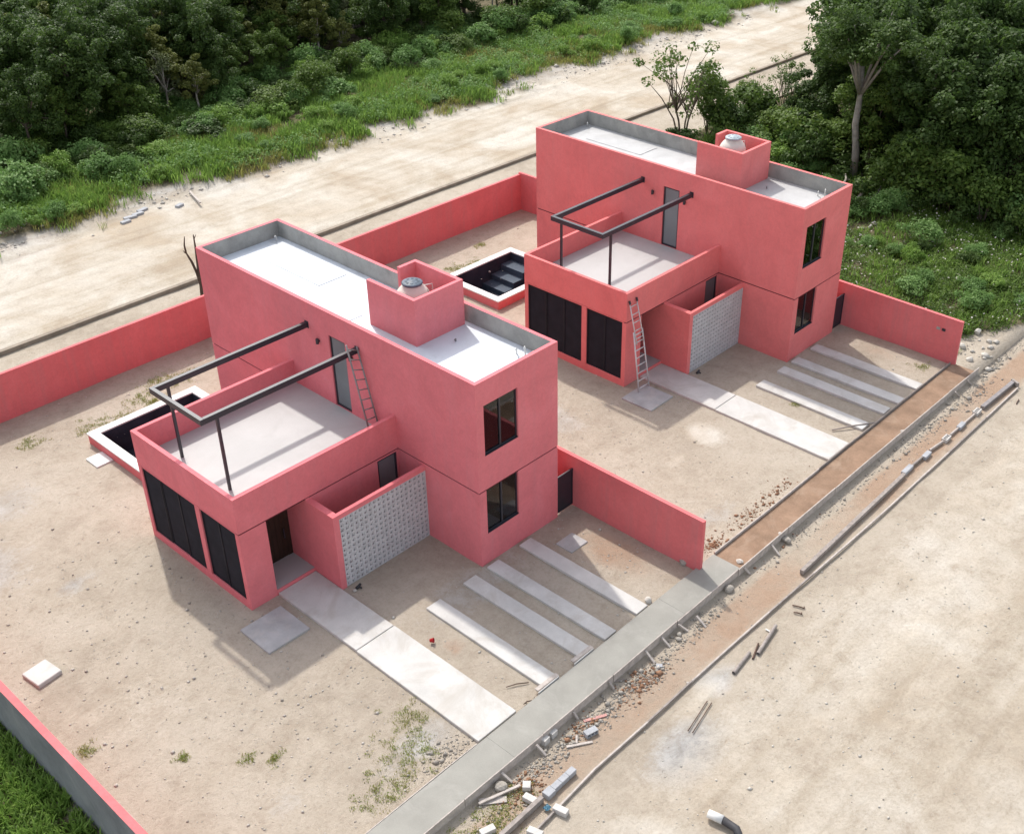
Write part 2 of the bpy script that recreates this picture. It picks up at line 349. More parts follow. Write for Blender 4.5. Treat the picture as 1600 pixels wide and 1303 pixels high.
veg = np.maximum.reduce([roadveg(x, y), rightveg(x, y), leftveg(x, y)])
def blob(cx, cy, rx, ry, a=1.0): return a*np.clip(1.25-np.hypot((x-cx)/rx, (y-cy)/ry), 0, 1)
pale = .62*sstep(26.2, 27.2, y)*sstep(39.5, 36.5, y)+.46*sstep(-8.9, -10.2, y)+.25*sstep(20.9, 21.5, y)*sstep(26.4, 26, y)
pale = np.maximum.reduce([pale, blob(11.75, -.8, .9, 1.2), blob(9.5, -1.0, .7, .5, .6), blob(.3, -8.9, 1.3, .45, .8), blob(8, -13, 9, 3, .55), blob(-1, -12.5, 3, 1.5, .55), blob(-11, 3, 2.5, 2.5, .35), blob(3.0, -1.4, .5, .35, .5), blob(*px(185, 350)[:2], 4.0, .9, 1.0), blob(*px(500, 250)[:2], 3.2, .8, .9), blob(*px(255, 322)[:2], 2.5, .8, .9)])
pale[y > 38] *= .4
red = np.maximum.reduce([blob(*px(40, 385)[:2], 3.0, 1.6, 1.0), blob(3.6, -2.7, 1.1, 2.2, .7), sstep(-6.9, -7.2, y)*sstep(-8.9, -8.1, y)*(.35+.45*vnoise(x, y, 2.5, 12)), blob(-3.3, -2.1, .5, .5, .7), blob(-8.6, 2.3, 1.6, .9, .30), blob(22.5, -2.5, .9, 1.8, .4)])
grey = np.maximum.reduce([blob(-11.5, 12.5, 2.2, 3.0, .55), blob(-9.2, 15.5, 2.0, 2.0, .5), blob(-9.8, 9.4, .8, .5, .7), blob(8.5, 4.5, 1.8, 2.2, .5), blob(7.6, -4.2, 2.0, .8, .5), blob(-1.0, -.6, 3.5, 1.3, .5), blob(-6.5, -4.2, 2.2, .9, .6), blob(-10.5, -3.0, 1.3, .8, .4), blob(*px(500, 250)[:2], 2.2, .6, .8), blob(*px(640, 190)[:2], 4, .9, .6), .55*sstep(35.2, 36.6, y+1.6*vnoise(x, y, 3, 44))*sstep(40, 38.5, y), blob(*px(720, 175)[:2], 3, .8, .6), blob(-1.6, -9.9, 2.0, 1.2, .85), blob(1.2, -8.9, 1.3, .6, .7), blob(-9.3, 9.5, 1.6, .8, .35), blob(13.0, 4.5, 1.0, 1.2, .3), .35*sstep(-14.2, -13.6, x)*sstep(-13.0, -13.5, x)])
ca = gme.color_attributes.new('zone', 'FLOAT_COLOR', 'POINT'); ca.data.foreach_set('color', np.stack([veg, pale, red, grey], -1).astype(np.float32).ravel())
tag(link('ground', gme), kind='structure')

# ---------------------------------------------------------------- houses
W, L, H, J, T, YA, YB, HT = 3.805, 15.166, 7.2, 3.065, 6.515, 3.995, 9.80, 4.40
t = .15; RZ = 6.52; TZ = 3.46
def screen_block_mesh():
    bm = bmesh.new(); w, h = .1905, .1945
    wall(bm, 'y', 0, .10, 0, w, 0, h, [(.034, .098, .045, .125), (.122, .142, .03, .165), (.040, .098, .147, .167)])
    return bm_mesh(bm, 'screen_block', 'screen_block')
SB = screen_block_mesh()
def window(parent, name, x0, x1, z0, z1, yf=0.0):
    """two-pane sliding window in the front wall, set back in its opening"""
    o = empty(name); o.parent = parent
    fr = [(x0, x1, yf+.07, yf+.13, z0, z0+.06), (x0, x1, yf+.07, yf+.13, z1-.06, z1), (x0, x0+.06, yf+.07, yf+.13, z0+.06, z1-.06), (x1-.06, x1, yf+.07, yf+.13, z0+.06, z1-.06)]
    xm = (x0+x1)/2
    boxes('frame', fr, 'black_metal', o); boxes('mullion', [(xm-.035, xm+.035, yf+.065, yf+.125, z0+.06, z1-.06)], 'black_metal', o)
    boxes('pane', [(x0+.06, xm-.035, yf+.10, yf+.112, z0+.06, z1-.06)], 'window_glass', o)
    boxes('pane', [(xm+.035, x1-.06, yf+.085, yf+.097, z0+.06, z1-.06)], 'window_glass', o)
    boxes('sill', [(x0, x1, yf+.0, yf+.07, z0-.004, z0+.012)], 'black_metal', o)
def house(dx, roofmat, label, second, PK):
    R = empty('pink_house', (dx, 0, 0), 0, label, 'house', 'pink houses of the row')
    P = [PK, 'cement', PK]
    # ground storey of the tall block
    bm = bmesh.new()
    wall(bm, 'y', 0, t, 0, W, -.1, J-.03, [(.33, 1.83, 1.26, J-.03)], 0, 1)
    wall(bm, 'x', 0, t, t, L-t, -.1, J-.03); wall(bm, 'x', W-t, W, t, L-t, -.1, J-.03); wall(bm, 'y', L-t, L, 0, W, -.1, J-.03)
    link('lower_wall', bm_mesh(bm, [PK, 'plaster_white']), R)
    for z0, z1 in ((.12, J-.06), (J+.2, 6.18)):
        boxes('room_wall', [(t+.01, W-t-.01, 3.6, 3.7, z0, z1)], 'plaster_white', R)
        for x0 in (t+.005, W-t-.02): boxes('room_wall', [(x0, x0+.015, t+.02, 3.6, z0, z1)], 'plaster_white', R)
    for z0, z1 in ((0, .12), (J-.06, J+.2)): boxes('room_floor', [(t+.02, W-t-.02, t+.02, 3.6, z0, z1)], 'floor_tile', R)
    # upper storey with parapet; bare cement inside the parapet
    bm = bmesh.new()
    wall(bm, 'y', 0, t, 0, W, J+.02, H, [(.34, 1.88, 4.40, 6.30)], 0, 1)
    wall(bm, 'x', 0, t, t, L-t, J+.02, H, [(6.40, 7.29, TZ, 6.30)], 0, 1)
    wall(bm, 'x', W-t, W, t, L-t, J+.02, H, [], 0, 1, out=1); wall(bm, 'y', L-t, L, 0, W, J+.02, H, [], 0, 1, out=1)
    link('upper_wall', bm_mesh(bm, P), R)
    g = .03
    boxes('shadow_joint', [(g, W-g, g, t-.02, J-.05, J+.05), (g, t-.02, t, L-t, J-.05, J+.05), (W-t+.02, W-g, t, L-t, J-.05, J+.05), (g, W-g, L-t+.02, L-g, J-.05, J+.05),
        (-T+g, -.0, YA+g, YA+t-.02, J-.05, J+.05)], 'groove', R)
    boxes('roof_slab', [(t, W-t, t, L-t, 6.2, RZ)], roofmat, R)
    rh = empty('roof_hatch_curb'); rh.parent = R
    for nm, bx in (('curb', [(1.9, 3.2, 10.2, 13.6, RZ, RZ+.022)]), ('curb', [(.9, 1.5, 7.2, 9.0, RZ, RZ+.02)])): boxes(nm, bx, roofmat, rh, bev=.01)
    # windows and terrace door
    window(R, 'upper_window', .34, 1.88, 4.40, 6.30); window(R, 'lower_window', .33, 1.83, 1.26, J-.02)
    d = empty('terrace_door'); d.parent = R
    y0, y1, z0, z1 = 6.40, 7.29, TZ, 6.30
    boxes('frame', [(.05, .11, y0, y1, z0, z0+.08), (.05, .11, y0, y1, z1-.07, z1), (.05, .11, y0, y0+.07, z0+.08, z1-.07), (.05, .11, y1-.07, y1, z0+.08, z1-.07)], 'black_metal', d)
    boxes('pane', [(.075, .087, y0+.07, y1-.07, z0+.08, z1-.07)], 'frosted_glass', d)
    # living-room wing with terrace on top
    bm = bmesh.new()
    holes = [(4.20, 6.17, .30, J-.04), (6.44, 9.60, .30, J-.04)]
    wall(bm, 'x', -T, -T+t, YA+t, YB-t, -.1, J-.0, holes); wall(bm, 'y', YB-t, YB, -T, 0, -.1, J-.0)
    wall(bm, 'y', YA, YA+t, -T, -5.50, -.1, J-.03)                       # pillar
    wall(bm, 'x', -5.65, -5.5, YA+t, 5.30, -.1, J-.03)                   # alcove side
    wall(bm, 'y', YA, YA+t, -3.80, 0, -.1, J-.03, [(-.94, -.08, .1, 2.98)])
    link('wing_wall', bm_mesh(bm, PK), R)
    bm = bmesh.new()
    wall(bm, 'x', -T, -T+t, YA+t, YB-t, J+.02, HT); wall(bm, 'y', YA, YA+t, -T, 0, J+.02, HT); wall(bm, 'y', YB-t, YB, -T, 0, J+.02, HT)
    link('terrace_parapet', bm_mesh(bm, PK), R)
    boxes('terrace_floor', [(-T+t, 0, YA+t, YB-t, J+.02, TZ)], 'terrace_floor', R)
    boxes('terrace_drain', [(-T+t+.02, -T+t+.09, 6.9, 6.97, TZ, TZ+.5)], 'white_pvc', R)
    # entrance
    boxes('entrance_step', [(-5.5, -3.95, YA+.02, 5.25, -.1, .20)], 'terrace_floor', R)
    boxes('step_riser', [(-5.5, -3.95, YA-.015, YA+.018, -.1, .202)], PK, R)
    dd = empty('entrance_door'); dd.parent = R
    boxes('door_leaf', [(-5.30, -4.12, 5.20, 5.245, .21, 3.0)]+[(-5.25+.19*k, -5.25+.19*k+.17, 5.188, 5.20, .25, 2.96) for k in range(6)], 'door_wood', dd)
    boxes('door_frame', [(-5.5, -5.30, 5.19, 5.26, .2, 3.05), (-4.12, -3.95, 5.19, 5.26, .2, 3.05)], 'door_wood', dd)
    boxes('handle', [(-4.24, -4.20, 5.13, 5.16, 1.0, 1.4)], 'black_metal', dd)
    # entrance court: side wall, screen of pierced blocks, door
    boxes('court_wall', [(-3.95, -3.72, 2.61, YA, -.1, 2.98), (-3.95, -3.80, YA, 5.25, -.1, J-.02)], PK, R)
    sw = empty('screen_wall', (0, 0, 0)); sw.parent = R
    boxes('top_beam', [(-3.72, 0, 2.612, 2.75, 2.80, 2.978)], PK, sw)
    boxes('footing', [(-3.72, 0, 2.62, 2.74, -.1, .015)], 'cement', sw)
    for r in range(14):
        for c in range(19): link('screen_block', SB, sw, (-3.705+c*.1948, 2.625, .016+r*.1988))
    cdr = empty('court_door'); cdr.parent = R
    boxes('frame', [(-.94, -.87, 4.03, 4.10, .1, 2.98), (-.15, -.08, 4.03, 4.10, .1, 2.98), (-.87, -.15, 4.03, 4.10, 2.91, 2.98), (-.87, -.15, 4.03, 4.10, .1, .18)], 'black_metal', cdr)
    boxes('pane', [(-.87, -.15, 4.06, 4.07, .18, 2.91)], 'court_glass', cdr)
    # shutters
    for (a, b_, n) in ((4.20, 6.17, 2), (6.44, 9.60, 3)):
        for k in range(n):
            p0 = a+(b_-a)*k/n+.004; p1 = a+(b_-a)*(k+1)/n-.004
            s = empty('shutter'); s.parent = R; z0, z1, x0 = .305, J-.042, -T+.035+.012*(k % 2)
            boxes('shutter_frame', [(x0, x0+.05, p0, p0+.05, z0, z1), (x0, x0+.05, p1-.05, p1, z0, z1), (x0, x0+.05, p0+.05, p1-.05, z0, z0+.07), (x0, x0+.05, p0+.05, p1-.05, z1-.07, z1)], 'shutter_mesh', s)
            bm = bmesh.new(); zz = z0+.08
            while zz < z1-.1:
                v = [bm.verts.new(q) for q in ((x0+.012, p0+.05, zz), (x0+.012, p1-.05, zz), (x0+.04, p1-.05, zz+.055), (x0+.04, p0+.05, zz+.055))]; bm.faces.new(v[::-1])
                zz += .058
            box(bm, x0+.043, x0+.047, p0+.05, p1-.05, z0+.07, z1-.07)
            link('louvres', bm_mesh(bm, 'shutter_mesh'), s)
    # pergola frame
    pg = empty('pergola'); pg.parent = R
    for y in (5.73, 8.48): boxes('beam', [(-6.02, 0.0, y-.07, y+.07, 6.20, 6.40)], 'black_metal', pg, bev=.006)
    boxes('beam', [(-6.16, -6.02, 5.66, 8.55, 6.20, 6.40)], 'black_metal', pg, bev=.006)
    for y in (5.73, 8.48): boxes('post', [(-5.60, -5.51, y-.045, y+.045, TZ, 6.20)], 'black_metal', pg, bev=.005)
    for y in (5.73, 8.48): boxes('wall_plate', [(-.02, 0.0, y-.10, y+.10, 6.17, 6.43)], 'black_metal', pg)
    # wall lamps
    for y in (7.85, 6.05):
        bm = bmesh.new(); lathe(bm, [(.055, -.08), (.06, -.06), (.06, .10), (.05, .12)], 12); bmesh.ops.translate(bm, verts=bm.verts, vec=(-.09, y, 5.86)); box(bm, -.05, 0, y-.03, y+.03, 5.84, 5.90)
        link('wall_lamp', bm_mesh(bm, 'black_metal'), R)
    # tank enclosure on the roof
    bx0, bx1, by0, by1, bz = 1.237, 3.468, 4.06, 6.475, 8.24
    bm = bmesh.new(); e = .14
    wall(bm, 'y', by0, by0+e, bx0, bx1, RZ-.1, bz); wall(bm, 'x', bx0, bx0+e, by0+e, by1, RZ-.1, bz)
    wall(bm, 'x', bx1-e, bx1, by0+e, by1, RZ-.1, bz); wall(bm, 'y', by1-e, by1, 2.62, bx1-e, RZ-.1, bz)
    link('tank_enclosure', bm_mesh(bm, PK), R)
    boxes('tank_base', [(bx0+e, bx1-e, by0+e, by1-e, RZ-.05, 7.05 if second else 6.85)], 'cement', R)
    # small roof pipes
    for k, (x, y, h) in enumerate(((3.3, 1.0, .35), (3.15, 1.25, .25), (3.45, .75, .2), (.32, 2.2, .32), (.32, 13.3, .18), (3.3, 14.7, .25), (2.4, 3.4, .12))):
        bm = bmesh.new(); tube(bm, [(x, y, RZ-.02), (x, y, RZ+h*.8), (x-.05, y-.03, RZ+h), (x-.11, y-.06, RZ+h*.9)], .025, 8)
        link('vent_pipe', bm_mesh(bm, 'white_pvc' if k in (0, 1, 2, 5) else 'dull_steel'), R)
    return R
h1 = house(0, 'roof_white', 'pink two-storey house with the white roof, standing nearer, ladder on its terrace', False, 'pink')
h2 = house(DX, 'roof_grey', 'pink two-storey house with the grey roof, farther off beside the trees', True, 'coral')

def tank(dx, z0, top, lidmat, label):
    R = empty('water_tank', (dx+2.22, 5.25, z0), 0, label, 'water tank', 'roof water tanks')
    h = top-z0; bm = bmesh.new(); r = .585
    lathe(bm, [(r*.9, 0), (r*.97, .03), (r*.97, h*.18), (r*.93, h*.21), (r*.97, h*.24), (r*.97, h*.42), (r*.93, h*.45), (r*.97, h*.48), (r, h*.60), (r*1.02, h*.66), (r*.99, h*.72), (r*.90, h*.80), (r*.74, h*.89), (r*.60, h*.94), (r*.57, h)], 36)
    link('body', bm_mesh(bm, 'tank_cream'), R)
    bm = bmesh.new(); lathe(bm, [(r*.60, h), (r*.62, h+.02), (r*.62, h+.06), (r*.55, h+.085), (r*.2, h+.10), (.05, h+.13)], 28)
    for k in range(8):
        a = k*math.pi/4; c, s = math.cos(a)*r*.36, math.sin(a)*r*.36; box(bm, c-.03, c+.03, s-.03, s+.03, h+.08, h+.11)
    link('lid', bm_mesh(bm, lidmat), R)
    bm = bmesh.new(); tube(bm, [(r*.8, .1, h*.78), (r*.8+.25, .0, h*.78), (r*.8+.38, -.05, h*.78), (r*.8+.40, -.06, h*.5), (r*.8+.40, -.06, -.02)], .016, 8)
    link('pipe', bm_mesh(bm, 'white_pvc'), R)
    bm = bmesh.new(); tube(bm, [(r*.5, -.75*r, h*.86), (r*.62, -.85*r, h*.6), (r*.62, -.86*r, 0)], .010, 6); link('hose', bm_mesh(bm, 'black_rubber'), R)
tank(0, 6.85, 8.14, 'tank_lid', 'cream plastic water tank with dark lid on the nearer roof')
tank(DX, 7.05, 8.42, 'tank_lid_pale', 'cream plastic water tank with pale lid on the farther roof')

def pool(dx, label):
    R = empty('swimming_pool', (dx, 0, 0), 0, label, 'pool', 'small empty pools behind the houses')
    x0, x1, y0, y1 = -5.05, -.22, 12.98, 16.86; c = .30; zt = .40
    boxes('outer_wall', [(x0, x1, y0, y0+.2, -.2, zt), (x0, x1, y1-.2, y1, -.2, zt), (x0, x0+.2, y0+.2, y1-.2, -.2, zt), (x1-.2, x1, y0+.2, y1-.2, -.2, zt)], 'pink_fence', R)
    o = .03
    boxes('coping', [(x0-o, x1+o, y0-o, y0+c+.05, zt, zt+.06), (x0-o, x1+o, y1-c-.05, y1+o, zt, zt+.06), (x0-o, x0+c+.05, y0+c+.05, y1-c-.05, zt, zt+.06), (x1-c-.05, x1+o, y0+c+.05, y1-c-.05, zt, zt+.06)], 'coping', R)
    a0, a1, b0, b1 = x0+c+.06, x1-c-.06, y0+c+.06, y1-c-.06; zb = -.85
    boxes('basin_wall', [(a0-.1, a1+.1, b0-.1, b0, zb, zt-.002), (a0-.1, a1+.1, b1, b1+.1, zb, zt-.002), (a0-.1, a0, b0, b1, zb, zt-.002), (a1, a1+.1, b0, b1, zb, zt-.002)], 'pool_dark', R)
    boxes('basin_floor', [(a0-.1, a1+.1, b0-.1, b1+.1, zb-.1, zb)], 'pool_dark', R)
    for k, (w, z) in enumerate(((.75, .0), (1.45, -.32), (2.1, -.6))): boxes('pool_step', [(a1-w, a1-(w-.7 if k else 0), b0+(b1-b0)*.5, b1, zb, z)], 'pool_step', R)
pool(0, 'white-rimmed pool with dark basin behind the nearer house'); pool(DX, 'white-rimmed pool with dark stepped basin behind the farther house')

# ---------------------------------------------------------------- boundary walls, gates
def fence(name, lst, mats, label, cat='wall'):
    bm = bmesh.new()
    for a in lst: wall(bm, *a[:7], [], *a[7:])
    return tag(link(name, bm_mesh(bm, mats)), label, cat)
PF = ['pink_fence', 'cement_side', 'pink_fence']
fence('boundary_wall', [('y', 20.85, 21.0, -34, 23.68, -.3, 2.05, 0, 1, -1)], PF, 'long low pink wall along the pale dirt road behind both yards')
fence('boundary_wall', [('x', -14.22, -14.02, -3.6-3, 20.85, -.3, 2.1, 1, 0, -1)], PF, 'wall with pink top and bare grey outer side at the left corner')
fence('boundary_wall', [('x', 4.72, 4.87, -5.65, 20.85, -.3, 2.13, 0, 0, -1)], PF, 'pink wall between the two lots, beside the nearer house')
fence('boundary_wall', [('x', 4.72+DX, 4.87+DX, -5.65, 21.0, -.3, 2.13, 0, 1, -1)], PF, 'pink wall beside the weedy plot, right of the farther house')
for dx, lb in ((0, 'nearer'), (DX, 'farther')):
    R = empty('side_gate', (dx+3.81, .08, 0), 0, 'black metal side gate between the %s house and its boundary wall' % lb, 'gate', 'side gates')
    boxes('gate_frame', [(.01, .06, 0, .05, .05, 1.62), (.85, .90, 0, .05, .05, 1.62), (.06, .85, 0, .05, 1.57, 1.62), (.06, .85, 0, .05, .05, .10)], 'black_metal', R)
    boxes('gate_panel', [(.06, .85, .02, .03, .10, 1.57)], 'black_metal', R)
for k, z in ((0, 1.5), (1, 1.5)):
    y = (-4.87, -4.62)[k]
    boxes('outlet_box', [(-.03, 0, -.08, .08, -.06, .06), (-.04, -.03, -.06, .06, -.045, .045)], ('black_metal', 'cement')[k], None, (4.72+DX, y, z))
    tag(bpy.context.scene.collection.objects[-1], ('dark', 'pale')[k]+' electrical box on the pink wall end, far right', 'box')

# ---------------------------------------------------------------- slabs, paths, strips
def slab(name, x0, x1, y0, y1, z0, z1, mat, label, cat, group=None, bev=.012, rz=0):
    cx, cy = (x0+x1)/2, (y0+y1)/2
    o = boxes(name, [(x0-cx, x1-cx, y0-cy, y1-cy, z0, z1)], mat, None, (cx, cy, 0), bev, rz)
    return tag(o, label, cat, group)
for dx, who in ((0, 'nearer'), (DX, 'farther')):
    slab('path_slab', -5.48+dx, -3.96+dx, .0, 3.97, -.1, .09, 'white_concrete', 'concrete entrance path slab at the door of the %s house' % who, 'path', 'entrance path slabs')
    slab('path_slab', -5.50+dx, -3.95+dx, -5.42, -.03, -.1, .09, 'white_concrete', 'long white entrance path slab meeting the pavement, %s house' % who, 'path', 'entrance path slabs')
    for k, (a, b_, ye) in enumerate(((-2.72, -2.10, -5.30), (-1.07, -.49, -5.36), (.05, .61, -5.42), (1.63, 2.21, -5.42))):
        slab('parking_strip', a+dx, b_+dx, ye, -.17, -.1, .085, 'white_concrete', '%s concrete wheel strip counted from the path, front of the %s house' % (('first', 'second', 'third', 'fourth')[k], who), 'parking strip', 'concrete wheel strips')
    slab('cistern_lid', -7.35+dx, -5.80+dx, 1.90, 3.45, -.05, .07, 'old_slab', 'grey square cistern slab beside the entrance of the %s house' % who, 'slab', 'cistern slabs', rz=.02 if dx else -.01)
    for (x, y) in ((-4.75, 2.0), (-4.6, -3.2)):
        pass
slab('concrete_slab', 2.6, 3.45, -1.75, -1.0, -.05, .02, 'old_slab', 'small flush concrete slab in front of the nearer house corner', 'slab')
slab('concrete_slab', -5.75, -5.06, 15.05, 15.9, -.05, .05, 'coping', 'small white slab against the end of the nearer pool', 'slab')
bm = bmesh.new(); box(bm, -.40, .40, -.42, .42, -.05, .11); bevel(bm, .02, 1)
tag(link('concrete_box', bm_mesh(bm, 'white_concrete', smooth=False), None, (-12.45, 6.3, 0), .12), 'low white concrete box lid near the left wall', 'box')
for k, (u, v) in enumerate(((600, 1000), (530, 985))): pass

# ---------------------------------------------------------------- pavement
YI, YO = -5.50, -6.60
bm = bmesh.new(); xs = [-24, -5.25, 2.65, 5.72]
o = empty('pavement', (0, 0, 0)); tag(o, kind='structure')
for a, b_ in zip(xs, xs[1:]): boxes('pavement_panel', [(a+.0015, b_-.0015, YO, YI, -.35, .125)], 'walk_concrete', o, bev=.003)
boxes('dirt_bed', [(5.72, 23.75, YO, YI-.03, -.35, .03)], 'bed_dirt', o)
GZ = -.2
def thing(o, label, cat, group=None): return tag(o, label, cat, group)
def board_run(xs, y, z0, z1, w, mat, labels, group, jit=.012):
    for k, (a, b_) in enumerate(zip(xs, xs[1:])):
        j = random.uniform(-jit, jit)
        thing(bar('form_board', (a+.01, y+j, (z0+z1)/2), (b_-.01, y-j, (z0+z1)/2+random.uniform(-.008, .008)), w, z1-z0, mat), labels(k), 'board', group)
ordn = ['first', 'second', 'third', 'fourth', 'fifth', 'sixth', 'seventh', 'eighth', 'ninth', 'tenth', 'eleventh', 'twelfth']
board_run([-10, -7.2, -4.1, -1.0, 2.2, 5.6], YO-.022, -.16, .14, .035, 'wood_pale', lambda k: 'grey form board on street side of fresh pavement, %s from the left' % ordn[k], 'form boards along the fresh pavement')
board_run([5.6, 8.7, 11.9, 15.0, 18.2, 21.2, 24.0], YO-.022, -.16, .14, .04, 'wood_pale', lambda k: 'form board on street side of the brown dirt bed, %s from the fresh concrete' % ordn[k], 'form boards along the dirt bed')
board_run([5.8, 9.2, 12.6], YI+.0, -.05, .14, .04, 'wood_pale', lambda k: 'pale form board on house side of dirt bed, %s from the fresh concrete' % ordn[k], 'house-side form boards')
board_run([12.6, 15.4, 18.6, 21.4, 23.6], YI+.02, -.05, .14, .03, 'wood_board', lambda k: 'form board on house side of dirt bed by the far driveway, %s from left' % ordn[k], 'house-side form boards')
board_run([-10, -6.6, -5.6], YI+.03, -.05, .13, .03, 'wood_pale', lambda k: 'thin form board on house side of fresh pavement, %s from left' % ordn[k], 'house-side form boards')
for k, (u, v, le) in enumerate(((930, 1009, 1.0), (856, 1068, 1.1))):
    p = px(860, 1070, .1) if k else px(912, 1024, .1)
    thing(bar('wood_board', (p[0]-.45, -5.32+.0, .12), (p[0]+.45, -5.34, .12), .14, .05, 'wood_pale'), 'short pale board across the end of the %s wheel strip by the pavement' % ('first', 'second')[1-k], 'board')
    thing(bar('wood_board', (p[0]-.5, -5.455, .08), (p[0]+.4, -5.455, .09), .03, .16, 'white_concrete'), 'thin white batten behind the end of the %s wheel strip' % ('first', 'second')[1-k], 'board')

# stakes bracing the form boards
def rockmesh(seed, mat, flat=.75):
    bm = bmesh.new(); bmesh.ops.create_icosphere(bm, subdivisions=2, radius=1); r = random.Random(seed)
    ax = [Vector((r.gauss(0, 1), r.gauss(0, 1), r.gauss(0, 1))).normalized() for _ in range(9)]; dd = [r.uniform(.55, .9) for _ in ax]
    for v in bm.verts:
        for a, d_ in zip(ax, dd):
            q = v.co.dot(a)
            if q > d_: v.co -= a*(q-d_)
        v.co.z *= flat
    return bm_mesh(bm, mat)
ROCKS = {mt: [rockmesh(s+11*i_, mt) for s in range(4)] for i_, mt in enumerate(('rock', 'rock_pale', 'rock_red'))}
stk = [(948, 1075, 'g'), (975, 1062, 's'), (1005, 1040, 's')]
stakes = [((1088, 962), (1103, 980)), ((1060, 975), (1075, 986)), ((1033, 995), (1047, 1011)), ((1008, 1016), (1023, 1036)), ((951, 1064), (959, 1076)), ((895, 1111), (903, 1123)), ((838, 1163), (853, 1180)), ((783, 1206), (800, 1222)), ((1162, 886), (1172, 897)), ((1204, 850), (1218, 868)), ((1512, 594), (1518, 601)), ((1493, 612), (1499, 619))]
for k, (a, b_) in enumerate(stakes):
    A = px(*a, .05); B = px(*b_, GZ); A = (A[0], min(A[1], YO-.05), A[2])
    side = 'fresh pavement' if A[0] < 5.7 else 'brown dirt bed'
    thing(bar('wooden_stake', A, (B[0], B[1], GZ+.0), .075, .05, 'wood_pale'), 'wooden brace stake against the %s edge, %s from the left' % (side, ordn[sorted(range(len(stakes)), key=lambda q: stakes[q][0][0]).index(k)]), 'stake', 'stakes bracing the pavement boards')
# stones by the kerb, each placed from the photograph on the lower street ground
rk = [(1133, 919, .19, 'rock', 'angular grey stone wedged against fresh pavement edge'), (1228, 846, .22, 'rock', 'dark lumpy concrete chunk by the dirt bed boards'), (1219, 835, .10, 'rock_pale', 'white stone on top beside the lumpy concrete chunk'), (783, 1232, .22, 'rock', 'dark bluish broken stone below the pavement near bottom left'),
      (1061, 862+130, .10, 'rock', 'grey stone beside stakes below the pavement'), (1155, 880, .16, 'rock_pale', 'pale broken stone at the end of the fresh concrete'), (1004, 1008, .12, 'rock', 'grey stone close to the pavement edge between two stakes'),
      (1069, 880, .20, 'rock', 'dark stone at the foot of the middle pink wall'), (1013, 940, .17, 'rock_pale', 'white stone at the end of the fourth wheel strip'), (1410, 676, .12, 'rock_pale', 'small pale stone beside the dirt bed, middle'), (1503, 543, .22, 'rock_pale', 'white boulder at the far end of the pink wall'), (1515, 563, .20, 'rock_pale', 'flat white rock beyond the far end of pavement'), (1487, 640, .10, 'rock', 'small grey stone near the far stakes'), (1528, 520, .20, 'rock_pale', 'pale boulder among weeds past the pink wall'), (1545, 535, .16, 'rock_pale', 'second pale boulder among weeds past the pink wall'),
      (1028, 1043, .09, 'rock_pale', 'pale broken block piece at the tip of a stake'), (1060, 1000, .11, 'rock', 'grey stone at the rubble edge by the stakes')]
for k, (u, v, r, mt, lb) in enumerate(rk):
    p = px(u, v, 0); z = float(gh(p[0], p[1])); p = px(u, v, z)
    if -6.72 < p[1] < YO+.02: p = (p[0], -6.62-r*.95, GZ)
    o = thing(link('stone', ROCKS[mt][k % 4], None, (p[0], p[1], p[2]+r*.28), k*1.7), lb, 'stone'); o.scale = (r, r*.85, r)
# concrete blocks
def hollow_block(name='concrete_block'):
    bm = bmesh.new(); l, w, h, e = .40, .15, .20, .03
    box(bm, -l/2, l/2, -w/2, -w/2+e, 0, h); box(bm, -l/2, l/2, w/2-e, w/2, 0, h)
    for x_ in (-l/2, -.07, .07-e+.0, l/2-e): box(bm, x_, x_+e, -w/2+e, w/2-e, .001, h-.001)
    box(bm, -l/2+e, l/2-e, -w/2+e, w/2-e, .05, .06)
    return bm
HB = bm_mesh(hollow_block(), 'block_grey'); HBP = bm_mesh(hollow_block(), 'block_pale')
def solidb(l, w, h, mat):
    bm = bmesh.new(); box(bm, -l/2, l/2, -w/2, w/2, 0, h); bevel(bm, .008); return bm_mesh(bm, mat)
SBK = solidb(.40, .15, .20, 'block_grey'); SBP = solidb(.42, .20, .17, 'block_pale'); CUBE = solidb(.24, .22, .22, 'block_pale')
def put(name, me, u, v, rz, label, cat, z=None, tilt=None, group=None):
    p = px(u, v, GZ); p = px(u, v, float(gh(p[0], p[1])))
    o = thing(link(name, me, None, (p[0], p[1], p[2]+.0 if z is None else z), rz), label, cat, group)
    if tilt: o.rotation_euler = (*tilt, rz)
    return o
put('concrete_block', CUBE, 851, 1160, .1, 'small pale cement cube on the left, against the pavement edge', 'block')
put('concrete_block', CUBE, 863, 1149, .05, 'small pale cement cube on the right, against the pavement edge', 'block')
o = put('concrete_block', HB, 920, 1143, -.25, 'grey hollow block lying alone on reddish ground', 'block', tilt=(math.pi/2, 0)); o.location.z += .08
for k in range(4):
    a, b_ = px(852, 1247, GZ), px(897, 1205, GZ); f_ = (k+.5)/4
    thing(link('concrete_block', solidb(.385, .2, .2, 'block_grey') if k == 0 else bpy.data.objects['row_source'].data if False else SBK, None, (a[0]+(b_[0]-a[0])*(.0+f_), a[1]+(b_[1]-a[1])*f_, GZ-.01), math.atan2(b_[1]-a[1], b_[0]-a[0])+random.uniform(-.02, .02)), 'grey block in the row of four near the bottom, %s from the left' % ordn[k], 'block', 'row of grey blocks').scale = ((math.hypot(b_[0]-a[0], b_[1]-a[1])/4-.006)/(.385 if k == 0 else .40), 1.25, .9)
put('concrete_block', SBP, 829, 1252, -1.42, 'white block propping the grey form beam, bottom', 'block')
put('concrete_block', SBP, 876, 1269, -1.36, 'white block lying across the thin rail, bottom', 'block')
put('concrete_block', SBP, 762, 1301, -.3, 'white block chunk at the bottom edge beside the pavement', 'block')
